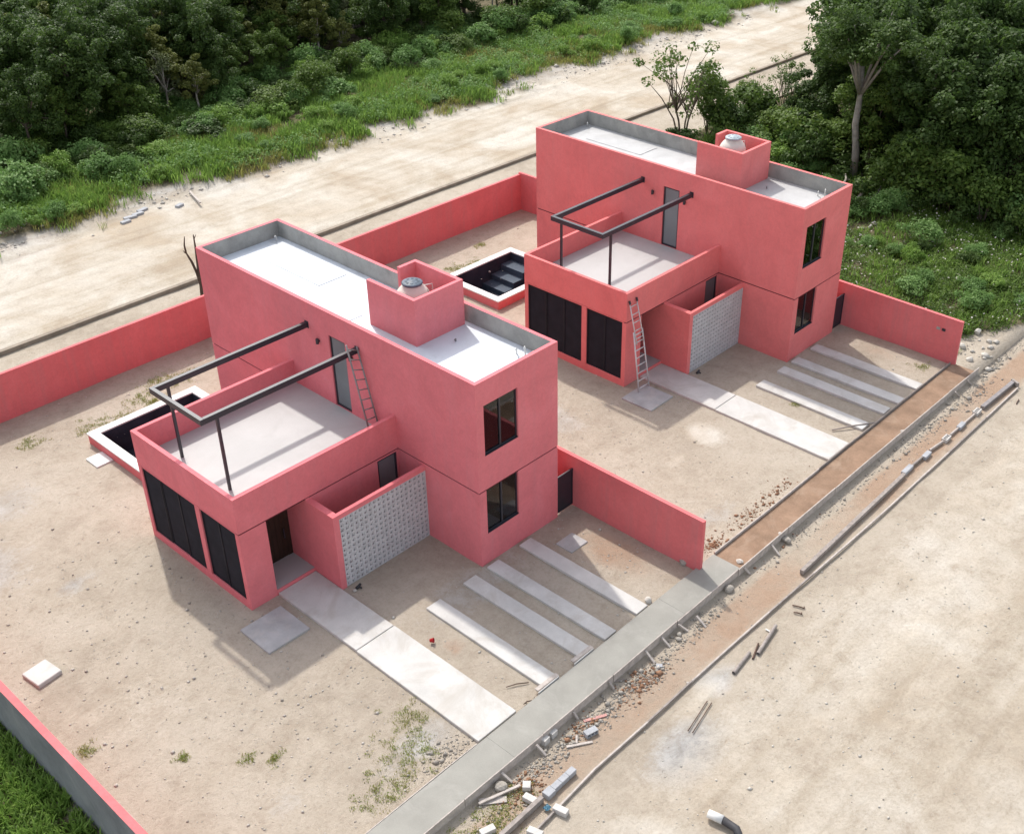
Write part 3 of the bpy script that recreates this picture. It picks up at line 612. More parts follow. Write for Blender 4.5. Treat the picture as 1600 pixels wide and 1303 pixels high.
put('concrete_block', SBP, 836, 1304, -1.3, 'white block chunk at the bottom edge under the thin rail', 'block')
put('concrete_block', CUBE, 823, 1231, .7, 'brownish cement cube beside the long pale plank', 'block', z=GZ-.06)
put('concrete_block', SBK, 1030, 1041, -.9, 'small pale block piece fallen beside a stake', 'block').scale = (.5, .9, .3)
for k, (u, v, me, lb) in enumerate(((1417, 737, SBK, 'long grey block under the kerb form, left of the pierced blocks'), (1447, 714, SBK, 'grey block on the kerb line between rail and form'), (1478, 688, HBP, 'pierced white block on the kerb line, left one'), (1501, 668, SBK, 'grey block between the two pierced white blocks'), (1526, 646, HBP, 'pierced white block on the kerb line, right one'))):
    o = put('concrete_block', me, u, v, .03, lb, 'block')
    if me is HBP: o.rotation_euler.x = math.pi/2*0; o.scale = (1.1, 1.5, .8)
    else: o.scale = (1.7 if k == 0 else 1.3, 1.3, .8)
# long kerb forms and rails
def pxg(u, v): p = px(u, v, GZ); return Vector((p[0], p[1], GZ))
def rail(name, pts, w, h, mat, label, cat, z=.0):
    P_ = [pxg(*q)+Vector((0, 0, h/2+z)) for q in pts]
    R = bar(name, P_[0], P_[-1], w, h, mat) if len(P_) == 2 else None
    if R is None:
        bm = bmesh.new(); tube(bm, P_, w/2, 6); R = link(name, bm_mesh(bm, mat))
    return thing(R, label, cat)
rail('form_beam', [(782, 1311), (847, 1251)], .13, .20, 'wood_board', 'grey form beam running off the bottom edge beside white blocks', 'beam')
rail('form_beam', [(1252, 897), (1310, 848), (1352, 812), (1412, 746)][:1]+[(1412, 745)], .14, .17, 'wood_board', 'long dark form beam on kerb line in front of the far driveway', 'beam')
rail('form_beam', [(1534, 640), (1583, 600)], .17, .17, 'dull_steel', 'grey form beam at far right end of the kerb line', 'beam')
rail('form_beam', [(1452, 706), (1473, 692)], .06, .12, 'wood_pale', 'short thin board on the kerb line left of a pierced block', 'board')
rail('form_beam', [(1484, 682), (1522, 650)], .06, .12, 'wood_pale', 'thin board on the kerb line joining the two pierced blocks', 'board')
rail('form_beam', [(1421, 733), (1446, 712)], .07, .12, 'wood_board', 'short dark board on kerb line beside long grey block', 'board')
thing(bar('wood_board', pxg(1580, 598)+Vector((0, 0, .1)), pxg(1590, 605)+Vector((0, 0, .1)), .12, .2, 'wood_board'), 'short end board closing the kerb line at far right', 'board')
segs = [(826, 1311), (868, 1268), (930, 1203), (1010, 1132), (1080, 1067), (1140, 1013), (1200, 960), (1270, 899), (1375, 807), (1480, 711), (1540, 655), (1589, 609)]
for k in range(len(segs)-1):
    a, b_ = pxg(*segs[k]), pxg(*segs[k+1]); d_ = (b_-a).normalized()
    thing(bar('rail', a-d_*.06+Vector((0, 0, .05)), b_+d_*.06+Vector((0, 0, .055)), .055, .08, 'wood_pale' if k % 3 else 'wood_board'), 'thin straight rail on the ground of the street, %s length from the bottom' % ordn[k], 'rail', 'thin rails along the future kerb')
# loose planks, tubes, rebar
def plank(u0, v0, u1, v1, w, h, mat, label, z=0, cat='plank', name='plank'):
    a, b_ = pxg(u0, v0), pxg(u1, v1)
    a.z += h/2+z; b_.z += h/2+z*1.0
    return thing(bar(name, a, b_, w, h, mat), label, cat)
plank(748, 1258, 813, 1229, .08, .05, 'wood_pale', 'long pale plank lying over a wide board near the bottom', .05)
plank(748, 1253, 792, 1248, .22, .025, 'wood_pale', 'wide whitish board under the long pale plank')
plank(912, 1127, 948, 1117, .10, .03, 'pink_board', 'pinkish board lying beside the stony rubble')
plank(885, 1167, 926, 1159, .08, .03, 'wood_pale', 'thin pale board beside the grey hollow block')
plank(901, 1149, 901, 1161, .06, .03, 'wood_pale', 'short white stick standing out of small rubble')
plank(955, 1066, 975, 1062, .05, .03, 'wood_board', 'thin grey stick lying behind the pavement boards')
def hollow_tube(u0, v0, u1, v1, r, mat, label, cat='pipe', name='pipe'):
    a, b_ = pxg(u0, v0), pxg(u1, v1); a.z += r*.9; b_.z += r*.9; bm = bmesh.new()
    tube(bm, [a, b_], r, 12, cap=False); tube(bm, [b_, a], r*.82, 12, cap=False)
    for end in (a, b_):
        pass
    return thing(link(name, bm_mesh(bm, mat)), label, cat)
hollow_tube(1146, 1053, 1171, 1021, .06, 'wood_board', 'short dull pipe on the pale street, left of two')
hollow_tube(1184, 1023, 1212, 979, .06, 'wood_board', 'longer dull pipe on the pale street, right of two')
hollow_tube(1176, 1030, 1185, 1006, .03, 'rust', 'thin rusty bar between the two dull pipes', 'bar', 'steel_bar')
plank(1196, 983, 1203, 987, .05, .03, 'white_pvc', 'small white offcut beside the longer pipe', cat='offcut', name='offcut')
for k, (u0, v0, u1, v1) in enumerate(((1238, 946, 1257, 951), (1240, 957, 1253, 960), (1588, 632, 1592, 626))):
    a, b_ = pxg(u0, v0), pxg(u1, v1); bm = bmesh.new(); a.z += .02; b_.z += .02
    tube(bm, [a, a*.5+b_*.5+Vector((0, .02, .01)), b_, b_+Vector((.06, .05, .0))], .022, 6)
    thing(link('steel_bar', bm_mesh(bm, 'rust')), ('bent dark steel bar on the street, upper of two', 'bent dark steel bar on the street, lower of two', 'small dark steel bit near the right edge')[k], 'bar')
# old sawhorse-like bar frame lying in spilled cement
for k, (u0, v0, u1, v1) in enumerate(((1075, 1142, 1105, 1095), (1082, 1145, 1112, 1098))):
    a, b_ = pxg(u0, v0), pxg(u1, v1); bm = bmesh.new(); a.z += .015; b_.z += .015; tube(bm, [a, b_], .016, 6)
    thing(link('steel_bar', bm_mesh(bm, 'rust')), ('thin dark rod in the spilled white cement, left', 'thin dark rod in the spilled white cement, right')[k], 'rod')
# white-headed dark tube at the bottom edge
R = empty('hose_end', tuple(pxg(1122, 1286)), 0, 'dark tube with a white end piece at the bottom edge of the street', 'tube')
o_ = pxg(1122, 1286); bm = bmesh.new()
a, b_, c_ = pxg(1129, 1286)-o_, pxg(1150, 1300)-o_, pxg(1162, 1330)-o_
tube(bm, [a+Vector((0, 0, .14)), b_+Vector((0, 0, .14)), c_+Vector((0, 0, .12))], .11, 14); link('tube', bm_mesh(bm, 'black_rubber'), R)
bm = bmesh.new(); tube(bm, [pxg(1106, 1276)-o_+Vector((0, 0, .15)), a+Vector((0, 0, .14))], [.115, .125], 14); link('end_piece', bm_mesh(bm, 'white_pvc'), R)
# red cup and blue rag
bm = bmesh.new(); lathe(bm, [(.08, 0), (.11, .16), (.12, .18), (.10, .17), (.07, .02)], 14)
o = thing(link('red_cup', bm_mesh(bm, 'red_plastic'), None, (-3.67, -1.39, .10)), 'small red plastic cup beside the long path slab', 'cup'); o.rotation_euler = (1.35, .2, .6); o.scale = (.7, .7, .7)
bm = bmesh.new(); bmesh.ops.create_grid(bm, x_segments=6, y_segments=5, size=.09)
for v in bm.verts: v.co.z = .05+random.uniform(0, .06)
o = thing(link('blue_rag', bm_mesh(bm, 'blue_plastic'), None, tuple(pxg(855, 1264))), 'small blue plastic scrap between the form beam and rail', 'rag')
# low black socket by the screen
for k, (u, v, lb) in enumerate(((561, 918, 'small black spout lying below the pierced screen, nearer house'), (1091, 583, 'small black spout lying below the pierced screen, farther house'))):
    p = px(u, v, 0); bm = bmesh.new(); tube(bm, [(-.12, 0, .05), (0, 0, .06), (.1, .03, .10)], [.05, .06, .04], 8); tube(bm, [(0, 0, .05), (.02, -.12, .04)], .03, 8)
    thing(link('spout', bm_mesh(bm, 'black_rubber'), None, (p[0], p[1], 0)), lb, 'spout')
# stick debris in the driveway
for k, (u0, v0, u1, v1, lb) in enumerate(((791, 1073, 826, 1066, 'thin bent twig beside the first wheel strip'), (818, 1100, 831, 1094, 'short brown stick near the pavement, beside path slab'), (1300, 672, 1370, 660, 'long thin pole lying across the first far wheel strip'))):
    a, b_ = Vector(px(u0, v0, .03)), Vector(px(u1, v1, .03 if k < 2 else .12)); bm = bmesh.new(); tube(bm, [a, (a+b_)/2+Vector((0, .03, .02)), b_], [.012, .018, .015] if k < 2 else .03, 6)
    thing(link('stick', bm_mesh(bm, 'dead_wood' if k < 2 else 'wood_board')), lb, 'stick')

# ---------------------------------------------------------------- ladders
def ladder(name, foot0, foot1, top0, top1, n, rail_w, mat, label, ext=None):
    R = empty(name, ((foot0[0]+foot1[0])/2, (foot0[1]+foot1[1])/2, foot0[2]), 0, label, 'ladder'); o_ = Vector(R.location)
    f0, f1, t0, t1 = [Vector(q)-o_ for q in (foot0, foot1, top0, top1)]
    for a, b_ in ((f0, t0), (f1, t1)):
        bm = bmesh.new(); tube(bm, [a, b_], rail_w, 6); link('rail', bm_mesh(bm, mat), R)
    for k in range(n):
        s = (k+.6)/n; a, b_ = f0.lerp(t0, s), f1.lerp(t1, s); bm = bmesh.new(); tube(bm, [a, b_], rail_w*.7, 6); link('rung', bm_mesh(bm, mat), R)
    return R
R = ladder('ladder', (12.42, 3.18, .0), (13.12, 3.18, .0), (12.44, 3.60, 2.75), (13.00, 3.60, 2.75), 8, .035, 'aluminium', 'long aluminium extension ladder leaning on the farther house front')
o_ = Vector(R.location)
for x_ in (12.52, 12.98):
    bm = bmesh.new(); tube(bm, [Vector((x_-.0, 3.47, 2.2))-o_, Vector((x_, 3.93, 3.97))-o_], .027, 6); link('rail', bm_mesh(bm, 'aluminium'), R)
    bm = bmesh.new(); tube(bm, [Vector((x_, 3.90, 3.92))-o_, Vector((x_, 3.945, 4.06))-o_], .045, 8); link('rubber_tip', bm_mesh(bm, 'black_rubber'), R)
for k in range(5):
    s = (k+.7)/5.2; bm = bmesh.new(); a = Vector((12.52, 3.47+.46*s, 2.2+1.77*s))-o_; tube(bm, [a, a+Vector((.46, 0, 0))], .02, 6); link('rung', bm_mesh(bm, 'aluminium'), R)
ladder('ladder', (-.50, 4.80, TZ), (-.08, 4.80, TZ), (-.50, 5.63, 6.72), (-.08, 5.62, 6.5), 9, .032, 'dull_steel', 'grey metal ladder on the nearer terrace leaning on the black pergola')

# kerb of the rear road
tag(boxes('rear_kerb', [(-60, 140, 26.20, 26.42, -.3, .17)], 'kerb_earthy', None), 'long low concrete kerb along the near side of the pale dirt road', 'kerb')

tag(boxes('foundation_wall', [(43.5, 64, 21.1, 21.4, -.3, .28)], 'kerb_earthy', None), 'low bare foundation wall behind the bushes by the rear kerb, upper right', 'wall')
# ---------------------------------------------------------------- vegetation
def leaf_quads(C, Nrm, size, aspect=.55):
    n = len(C); r = RNG.normal(size=(n, 3)); u = np.cross(Nrm, r); u /= np.linalg.norm(u, axis=1, keepdims=True)+1e-9
    v = np.cross(Nrm, u); v /= np.linalg.norm(v, axis=1, keepdims=True)+1e-9
    s = size[:, None]
    P0 = C-u*s; P1 = C+v*s*aspect+Nrm*s*.12; P2 = C+u*s; P3 = C-v*s*aspect+Nrm*s*.12
    V = np.stack([P0, P1, P2, P3], 1).reshape(-1, 3); F = np.arange(4*n).reshape(-1, 4)
    return V, F
def crown_mesh(name, R, Hc, zc, K, per, leaf, mat, spread=.33, low=-.45, open_=0.0):
    C, Nn = [], []; cents = []
    for k in range(K):
        d = RNG.normal(size=3); d /= np.linalg.norm(d)
        if d[2] < low: d[2] = -d[2]
        rr = RNG.uniform(.45, 1.0)*(1+.25*math.sin(3*math.atan2(d[1], d[0])+k % 3))
        c = np.array([d[0]*R*rr, d[1]*R*rr, zc+d[2]*Hc*rr]); cr = R*spread*RNG.uniform(.6, 1.25)
        cents.append(c); n = int(per*RNG.uniform(.6, 1.3))
        q = RNG.normal(size=(n, 3)); q /= np.linalg.norm(q, axis=1, keepdims=True)
        rad = cr*RNG.uniform(.35, 1.0, n)**.6
        p = c+q*rad[:, None]*np.array([1, 1, .72])
        nn = q*.6+RNG.normal(size=(n, 3))*.55+np.array([0, 0, .75]); nn /= np.linalg.norm(nn, axis=1, keepdims=True)
        C.append(p); Nn.append(nn)
    C, Nn = np.concatenate(C), np.concatenate(Nn)
    V, F = leaf_quads(C, Nn, leaf*RNG.uniform(.6, 1.35, len(C)))
    return np_mesh(name, V, F, mat), cents
def trunk_mesh(cents, zc, r0, mat, nb=7, lean=(0, 0)):
    bm = bmesh.new(); top = Vector((lean[0], lean[1], zc*.75))
    pts = [Vector((0, 0, -.25)), Vector((lean[0]*.2+.05, lean[1]*.2, zc*.25)), Vector((lean[0]*.6-.05, lean[1]*.6, zc*.5)), top]
    tube(bm, pts, [r0*1.25, r0, r0*.85, r0*.65], 8)
    for c in cents[:nb]:
        c = Vector(c); m_ = top.lerp(c, .5)+Vector((random.uniform(-.2, .2), random.uniform(-.2, .2), .2)); s = pts[2].lerp(top, random.uniform(.2, 1))
        tube(bm, [s, m_, c], [r0*.5, r0*.33, r0*.12], 5)
    return bm_mesh(bm, mat)
TREES = []
for k, (R_, Hc, zc, K, per, lf, mt, bk) in enumerate(((2.0, 2.1, 2.9, 58, 260, .088, 'leaf_dark', 'bark'), (1.8, 1.8, 2.5, 50, 250, .085, 'leaf_mid', 'bark'), (2.2, 2.4, 3.2, 62, 260, .090, 'leaf_dark', 'bark'), (1.6, 2.2, 2.9, 40, 190, .080, 'leaf_olive', 'bark_pale'), (1.9, 1.7, 2.4, 52, 250, .088, 'leaf_mid', 'bark'), (1.5, 2.0, 2.7, 36, 180, .080, 'leaf_olive', 'bark'), (2.1, 2.0, 3.0, 54, 260, .090, 'leaf_dark', 'bark'), (1.6, 1.9, 2.6, 26, 90, .075, 'leaf_grey', 'bark_pale'))):
    me, ce = crown_mesh('crown', R_, Hc, zc, K, per, lf, mt, .27, -.85); TREES.append((me, trunk_mesh(ce, zc, .10, bk, 10)))
KIND = ['dark green', 'fresh green', 'large dark', 'yellowish olive', 'rounded green', 'slim olive', 'broad dark green', 'thin greyish']
def plant_tree(x, y, kind, s, label, group, name='tree', sz=None, rz=None):
    z = float(gh(x, y)); R = empty(name, (x, y, z), random.uniform(0, 6.28) if rz is None else rz, label, 'tree', group); R.scale = (s, s, sz or s*random.uniform(.9, 1.15))
    link('crown', TREES[kind][0], R); link('trunk', TREES[kind][1], R); return R
def in_view(x, y, z=4, mx=140, my=140):
    u, v = toscreen(x, y, z); u2, v2 = toscreen(x, y, 0)
    return -mx < u < 1600+mx and v2 > -my and min(v, v2) < 1303+my
# wood beyond the road
def zone(u):
    for lim, nm in ((130, 'at the left picture edge'), (330, 'up left of the near roof'), (520, 'straight above the near roof'), (700, 'between the two roofs'), (900, 'above the far pool and pergola'), (1100, 'above the far roof')):
        if u < lim: return nm
    return 'far along the road'
cnt = 0; sp = 2.55; yy = 44.0
while yy < 106:
    xx = -14+(yy*7) % 2
    while xx < 104:
        x_ = xx+random.uniform(-.95, .95); y_ = yy+random.uniform(-.95, .95)
        edge = 44.6+2.6*float(vnoise(x_, 0, 7, 4))+max(0, min(4.8, (x_-4)*.15))
        u, v = toscreen(x_, y_, 5)
        if y_ > edge and in_view(x_, y_, 4, 120) and v > -75 and cnt < 299:
            far = y_-edge; s_ = random.uniform(.8, 1.25) if far > 2 else random.uniform(.55, .95)
            if random.random() < .08: s_ *= 1.25
            k_ = random.choice([0, 0, 1, 2, 2, 3, 4, 5, 6, 1, 7, 3])
            lab = '%s tree %s, %s' % (KIND[k_], 'at the front of the wood' if far < 4 else 'deep in the wood', zone(toscreen(x_, y_, 2.5)[0]))
            plant_tree(x_, y_, k_, s_, lab, 'front trees of the wood beyond the road' if far < 4 else 'trees of the wood beyond the road'); cnt += 1
        xx += sp
    yy += sp*.95
print('forest trees', cnt)
# thicket to the right
cr = 0; yy = -14.0
while yy < 24.2:
    xx = 36.0
    while xx < 104:
        x_ = xx+random.uniform(-1.1, 1.1); y_ = yy+random.uniform(-1.1, 1.1)
        lim = 40.3 if y_ < 10 else 40.3+(y_-10)*.45
        u, v = toscreen(x_, y_, 6); okv = all(toscreen(x_, y_, zz)[0]-1.2*FPX/70 > np.interp(toscreen(x_, y_, zz)[1], [-60, 0, 60, 150, 230, 330], [1370, 1345, 1310, 1240, 1190, 1100]) for zz in (1, 3.5, 6))
        if okv and x_ > lim and y_ < 20.6 and in_view(x_, y_, 5, 220, 140) and v > -120:
            s_ = random.uniform(1.25, 1.75); k_ = random.choice([0, 0, 2, 2, 6, 4, 1])
            if y_ > 20 or x_ < lim+1.5: s_ *= .75
            row = 'front row' if x_ < lim+4 else 'back'
            z_ = 'beside the rear kerb' if y_ > 17 else ('behind the far house' if u < 1330 else 'by the right picture edge')
            plant_tree(x_, y_, k_, s_, '%s tree, %s of right thicket, %s' % (KIND[k_], row, z_), 'trees of the thicket on the right'); cr += 1
        xx += 3.3
    yy += 3.0
print('right trees', cr)
for k, (u, v, kk, s_) in enumerate(((1268, 226, 6, 1.0), (1302, 192, 0, 1.15), (1338, 146, 2, 1.05), (1376, 112, 6, 1.1), (1345, 190, 2, 1.25))):
    p = px(u, v, 0); plant_tree(p[0], p[1], kk, s_, '%s tree on the left margin of the right thicket, %s from the house' % (KIND[kk], ordn[k]), 'trees of the thicket on the right')
# pale-trunked tree in front of the thicket
me, ce = crown_mesh('crown', 3.2, 2.2, 7.6, 60, 260, .10, 'leaf_dark', .26)
R = empty('tree', (40.9, 9.4, 0), 0, 'tall tree with pale bare trunk in front of the dark thicket', 'tree'); link('crown', me, R)
bm = bmesh.new(); tube(bm, [(0, 0, -.2), (.12, .1, 1.5), (.05, .35, 3.2), (.45, .5, 5.0), (.8, .8, 6.4)], [.27, .22, .2, .17, .12], 9)
for c in ce[:10]: tube(bm, [(.40, .5, 4.8), ((.4+c[0])*.5, (.5+c[1])*.5, (5.4+c[2])*.5), tuple(c)], [.11, .07, .03], 6)
link('trunk', bm_mesh(bm, 'bark_pale'), R)
for k, (a, b_) in enumerate((((36.4, 6.8, .15), (42.5, 7.6, 1.9)), ((36.6, 7.6, .1), (40.2, 9.6, .55)), ((35.9, 6.0, .1), (39.5, 6.8, .5)))):
    bm = bmesh.new(); A, B = Vector(a), Vector(b_); tube(bm, [A, A.lerp(B, .4)+Vector((0, .15, .1)), A.lerp(B, .75)+Vector((0, -.1, 0)), B], [.11, .09, .07, .03], 7)
    thing(link('fallen_branch', bm_mesh(bm, 'bark_pale')), ('long bleached branch rising from the weeds by the thicket', 'fallen grey log behind the farther house corner', 'short fallen log among weeds behind the far house')[k], 'branch')
# open sapling and bushes behind the second house
me, ce = crown_mesh('crown', 2.5, 1.9, 3.4, 26, 60, .09, 'leaf_mid', .20)
bm = bmesh.new()
for q_, c in enumerate(ce):
    if q_ < 5: tube(bm, [(c[0]*.05, c[1]*.05, -.2), (c[0]*.30, c[1]*.26, 1.3), (c[0]*.62, c[1]*.6, 2.3), tuple(c)], [.06, .045, .03, .012], 6)
    else:
        b0 = ce[q_ % 5]; tube(bm, [(b0[0]*.45, b0[1]*.42, 1.8), ((b0[0]*.5+c[0])*.5, (b0[1]*.5+c[1])*.5, 1.2+c[2]*.5), tuple(c)], [.03, .02, .008], 5)
OPEN_TRUNK = bm_mesh(bm, 'bark'); OPEN = me
for k, (u, v, s, lb) in enumerate(((1066, 226, 1.25, 'open many-stemmed sapling behind the farther roof, left'), (1168, 190, .62, 'small thin sapling over the kerb behind the farther house'), (1225, 180, .75, 'ragged sapling at the thicket edge beside the rear kerb'))):
    p = px(u, v, 0); R = empty('sapling', (p[0], p[1], 0), k*2.1, lb, 'tree', 'saplings behind the farther house'); R.scale = (s, s, s); link('crown', OPEN, R); link('trunk', OPEN_TRUNK, R)

def bush_mesh(R_, Hc, K, per, lf, mat):
    me, ce = crown_mesh('bush', R_, Hc, Hc*.75, K, per, lf, mat, .42, -.1); bm = bmesh.new()
    for c in ce[:5]: tube(bm, [(0, 0, -.15), (c[0]*.5, c[1]*.5, c[2]*.4), tuple(c)], [.03, .02, .01], 5)
    return me, bm_mesh(bm, 'bark')
BUSH = [bush_mesh(1.2, .9, 18, 130, .085, 'leaf_broad'), bush_mesh(1.0, .7, 16, 130, .07, 'leaf_weed'), bush_mesh(1.35, 1.1, 22, 150, .08, 'leaf_mid'), bush_mesh(.9, .75, 16, 130, .08, 'leaf_dark')]
def plant_bush(x, y, k, s, label, group, sz=None):
    R = empty('bush', (x, y, float(gh(x, y))), random.uniform(0, 6.28), label, 'bush', group); R.scale = (s*random.uniform(.8, 1.25), s*random.uniform(.8, 1.25), sz or s*random.uniform(.6, 1.35))
    link('foliage', BUSH[k][0], R); link('stem', BUSH[k][1], R)
for k, (u, v, kind, s) in enumerate(((1105, 215, 2, 1.6), (1140, 225, 3, 1.7), (1070, 230, 3, 1.1), (1180, 235, 0, 1.5), (1215, 225, 1, 1.6), (1245, 245, 2, 1.6), (1275, 235, 0, 1.5), (1255, 205, 1, 1.5), (1290, 265, 3, 1.6), (1225, 255, 1, 1.2), (1310, 250, 2, 1.7))):
    p = px(u, v, 0); plant_bush(p[0], p[1], kind, s, '%s bush behind the roof of the farther house, %s from the left' % (('light broad-leaved', 'bright green', 'mid green', 'dark')[kind], ordn[sorted([1105, 1140, 1070, 1180, 1215, 1245, 1275, 1255, 1290, 1225, 1310]).index(u)]), 'bushes behind the farther house')
for k in range(34):
    y_ = -9+k*.85; x_ = (39.6 if y_ < 10 else 39.6+(y_-10)*.45)+random.uniform(-.9, .9); kb = random.choice([2, 3, 3, 2, 0])
    if in_view(x_, y_, 1, 80, 80) and abs(y_-9.0) > 2.6: plant_bush(x_, y_, kb, random.uniform(1.1, 1.7), '%s tall bush at the foot of the right thicket, %s' % (('light broad-leaved', '', 'mid green', 'dark')[kb], 'behind the far house' if y_ > 6 else 'by the right picture edge'), 'bushes along the thicket foot')
nb = 0
for k in range(1300):
    x_ = random.uniform(-8, 78); y_ = random.uniform(37.6, 51)
    if not in_view(x_, y_, 1, 60, 60): continue
    rv = float(roadveg(x_, y_)); d_ = y_-(45.5+max(0, min(4.8, (x_-4)*.15))); kb = random.choice([0, 2, 3, 0, 1]) if d_ > -4.5 else random.choice([1, 1, 0])
    if rv < .8 or random.random() > .3+.5*(d_ > -4.5) or nb > 260: continue
    big = d_ > -4.5
    plant_bush(x_, y_, kb, random.uniform(.7, 1.25) if big else random.uniform(.4, .75), '%s %s, %s' % (('light broad-leaved', 'bright green', 'mid green', 'dark')[kb], 'bush between the road and the wood' if big else 'low bush on the far road edge', zone(toscreen(x_, y_, .5)[0])), 'bushes beyond the road' if big else 'low bushes along the road edge'); nb += 1
print('bushes', nb)
nb = 0
for k in range(500):
    x_ = random.uniform(25.5, 43); y_ = random.uniform(-7, 19)
    if rightveg(x_, y_) < .75 or not in_view(x_, y_, 1, 80, 80) or nb > 75: continue
    if random.random() > (.15 if x_ < 31 else .35): continue
    kb = random.choice([0, 1, 3, 0]); plant_bush(x_, y_, kb, random.uniform(.35, .8), '%s weed bush %s' % (('light broad-leaved', 'bright green', '', 'dark')[kb], 'on the plot right behind the far pink wall' if x_ < 30 else ('at the foot of the right-hand thicket' if y_ < 8 else 'hidden behind the farther house')), 'weed bushes on the plot to the right'); nb += 1

# weeds and grass: uncountable, one object for each patch
def tuft_field(name, pts, hgt, wid, blades, mat, spread, matidx=None):
    n = len(pts); P = np.repeat(np.asarray(pts), blades, axis=0); m_ = len(P)
    a = RNG.uniform(0, 2*np.pi, m_); r = spread*np.sqrt(RNG.uniform(0, 1, m_)); base = P[:, :2]+np.stack([np.cos(a)*r, np.sin(a)*r], -1)
    hh = np.repeat(hgt*RNG.uniform(.45, 1.3, n), blades)*RNG.uniform(.6, 1.2, m_); b_ = RNG.uniform(0, 2*np.pi, m_)
    lean = hh*RNG.uniform(.15, .75, m_); w = wid*RNG.uniform(.6, 1.4, m_)
    d = np.stack([np.cos(b_), np.sin(b_)], -1); sd = np.stack([-d[:, 1], d[:, 0]], -1)
    z0 = gh(base[:, 0], base[:, 1])-.02
    def q(xy, z): return np.concatenate([xy, z[:, None]], 1)
    A = q(base-sd*w[:, None]*.5, z0); B = q(base+sd*w[:, None]*.5, z0)
    M = base+d*lean[:, None]*.4; Cc = q(M+sd*w[:, None]*.55, z0+hh*.65); D = q(M-sd*w[:, None]*.55, z0+hh*.65)
    tip = base+d*lean[:, None]; E_ = q(tip+sd*w[:, None]*.12, z0+hh*.95); G = q(tip-sd*w[:, None]*.12, z0+hh*.95)
    V = np.stack([A, B, Cc, D, E_, G], 1).reshape(-1, 3); k = np.arange(m_)[:, None]*6
    F = np.concatenate([k+np.array([0, 1, 2, 3]), k+np.array([3, 2, 4, 5])])
    return link(name, np_mesh(name, V, F, mat))
def scatter(n, x0, x1, y0, y1, dens):
    x_ = RNG.uniform(x0, x1, n); y_ = RNG.uniform(y0, y1, n); k = RNG.uniform(0, 1, n) < dens(x_, y_); x_, y_ = x_[k], y_[k]
    k = np.array([in_view(a, c, 0, 100, 100) for a, c in zip(x_, y_)], bool) if len(x_) else []
    return np.stack([x_[k], y_[k]], -1)
S = lambda o, lb, c: tag(o, lb, c, kind='stuff')
pts = scatter(26000, -10, 84, 35.5, 52, lambda a, c: sstep(.30, .95, roadveg(a, c))*sstep(.15, .75, vnoise(a, c, 1.9, 21)))
S(tuft_field('roadside_grass', pts, .55, .042, 11, 'leaf_weed', .35), 'tall green weeds and grass along the far side of the road', 'grass')
pts = scatter(9000, -10, 84, 35.5, 46, lambda a, c: sstep(.15, .6, roadveg(a, c))*sstep(.40, .62, vnoise(a, c, 3.2, 22)))
S(tuft_field('dry_grass', pts, .42, .028, 12, 'dry_grass', .3), 'yellowish grass mixed in along the far side of the road', 'grass')
pts = scatter(2600, -10, 84, 35.6, 39.5, lambda a, c: .5*sstep(.55, .8, vnoise(a, c, 2.6, 28))*sstep(35.4, 38.0, c))
S(tuft_field('edge_tufts', pts, .34, .03, 16, 'grass', .22), 'scattered grass tufts thinning out onto the pale road edge', 'grass')
# broad low leaves
def leaf_field(name, pts, h, lf, per, mat, rad):
    P = np.repeat(np.asarray(pts), per, axis=0); m_ = len(P); a = RNG.uniform(0, 6.283, m_); r = rad*np.sqrt(RNG.uniform(0, 1, m_))
    x_, y_ = P[:, 0]+np.cos(a)*r, P[:, 1]+np.sin(a)*r; hh = np.repeat(RNG.uniform(.4, 1.2, len(pts)), per)*h
    C = np.stack([x_, y_, gh(x_, y_)+RNG.uniform(.05, 1, m_)**.7*hh*(1-.5*(r/rad)**2)], -1)
    nn = RNG.normal(size=(m_, 3))*.5+np.array([0, 0, 1]); nn /= np.linalg.norm(nn, axis=1, keepdims=True)
    V, F = leaf_quads(C, nn, lf*RNG.uniform(.6, 1.4, m_), .6); return link(name, np_mesh(name, V, F, mat))
pts = scatter(9000, -10, 84, 37.5, 54, lambda a, c: sstep(.7, 1, roadveg(a, c))*sstep(.35, .6, vnoise(a, c, 3.5, 23)))
S(leaf_field('roadside_weeds', pts, .75, .07, 40, 'leaf_broad', .5), 'broad-leaved weeds below the edge of the wood', 'weeds')
pts = scatter(9000, 24.5, 46, -8, 22, lambda a, c: sstep(.3, .9, rightveg(a, c))*(.25+.75*sstep(.3, .6, vnoise(a, c, 2.5, 24))))
S(leaf_field('plot_weeds', pts, .45, .06, 34, 'leaf_mid', .42), 'dark creeping weeds covering the plot right of the far wall', 'weeds')
pts = scatter(7000, 24.5, 44, -8, 20, lambda a, c: sstep(.3, .9, rightveg(a, c))*(.2+.8*vnoise(a, c, 2.0, 25)))
S(tuft_field('plot_grass', pts, .4, .036, 10, 'leaf_weed', .3), 'green grass among the weeds right of the far wall', 'grass')
pts = scatter(9000, -22, -14.3, -8, 14, lambda a, c: .55+.45*vnoise(a, c, 1.5, 26))
S(tuft_field('corner_grass', pts, .38, .035, 12, 'leaf_weed', .16), 'thick dark green grass outside the left corner wall', 'grass')
pts = scatter(5000, -22, -14.35, -8, 14, lambda a, c: .2+.6*sstep(.4, .7, vnoise(a, c, 1.1, 27)))
S(leaf_field('corner_weeds', pts, .35, .05, 22, 'leaf_mid', .22), 'leafy weeds in the grass outside the left corner wall', 'weeds')
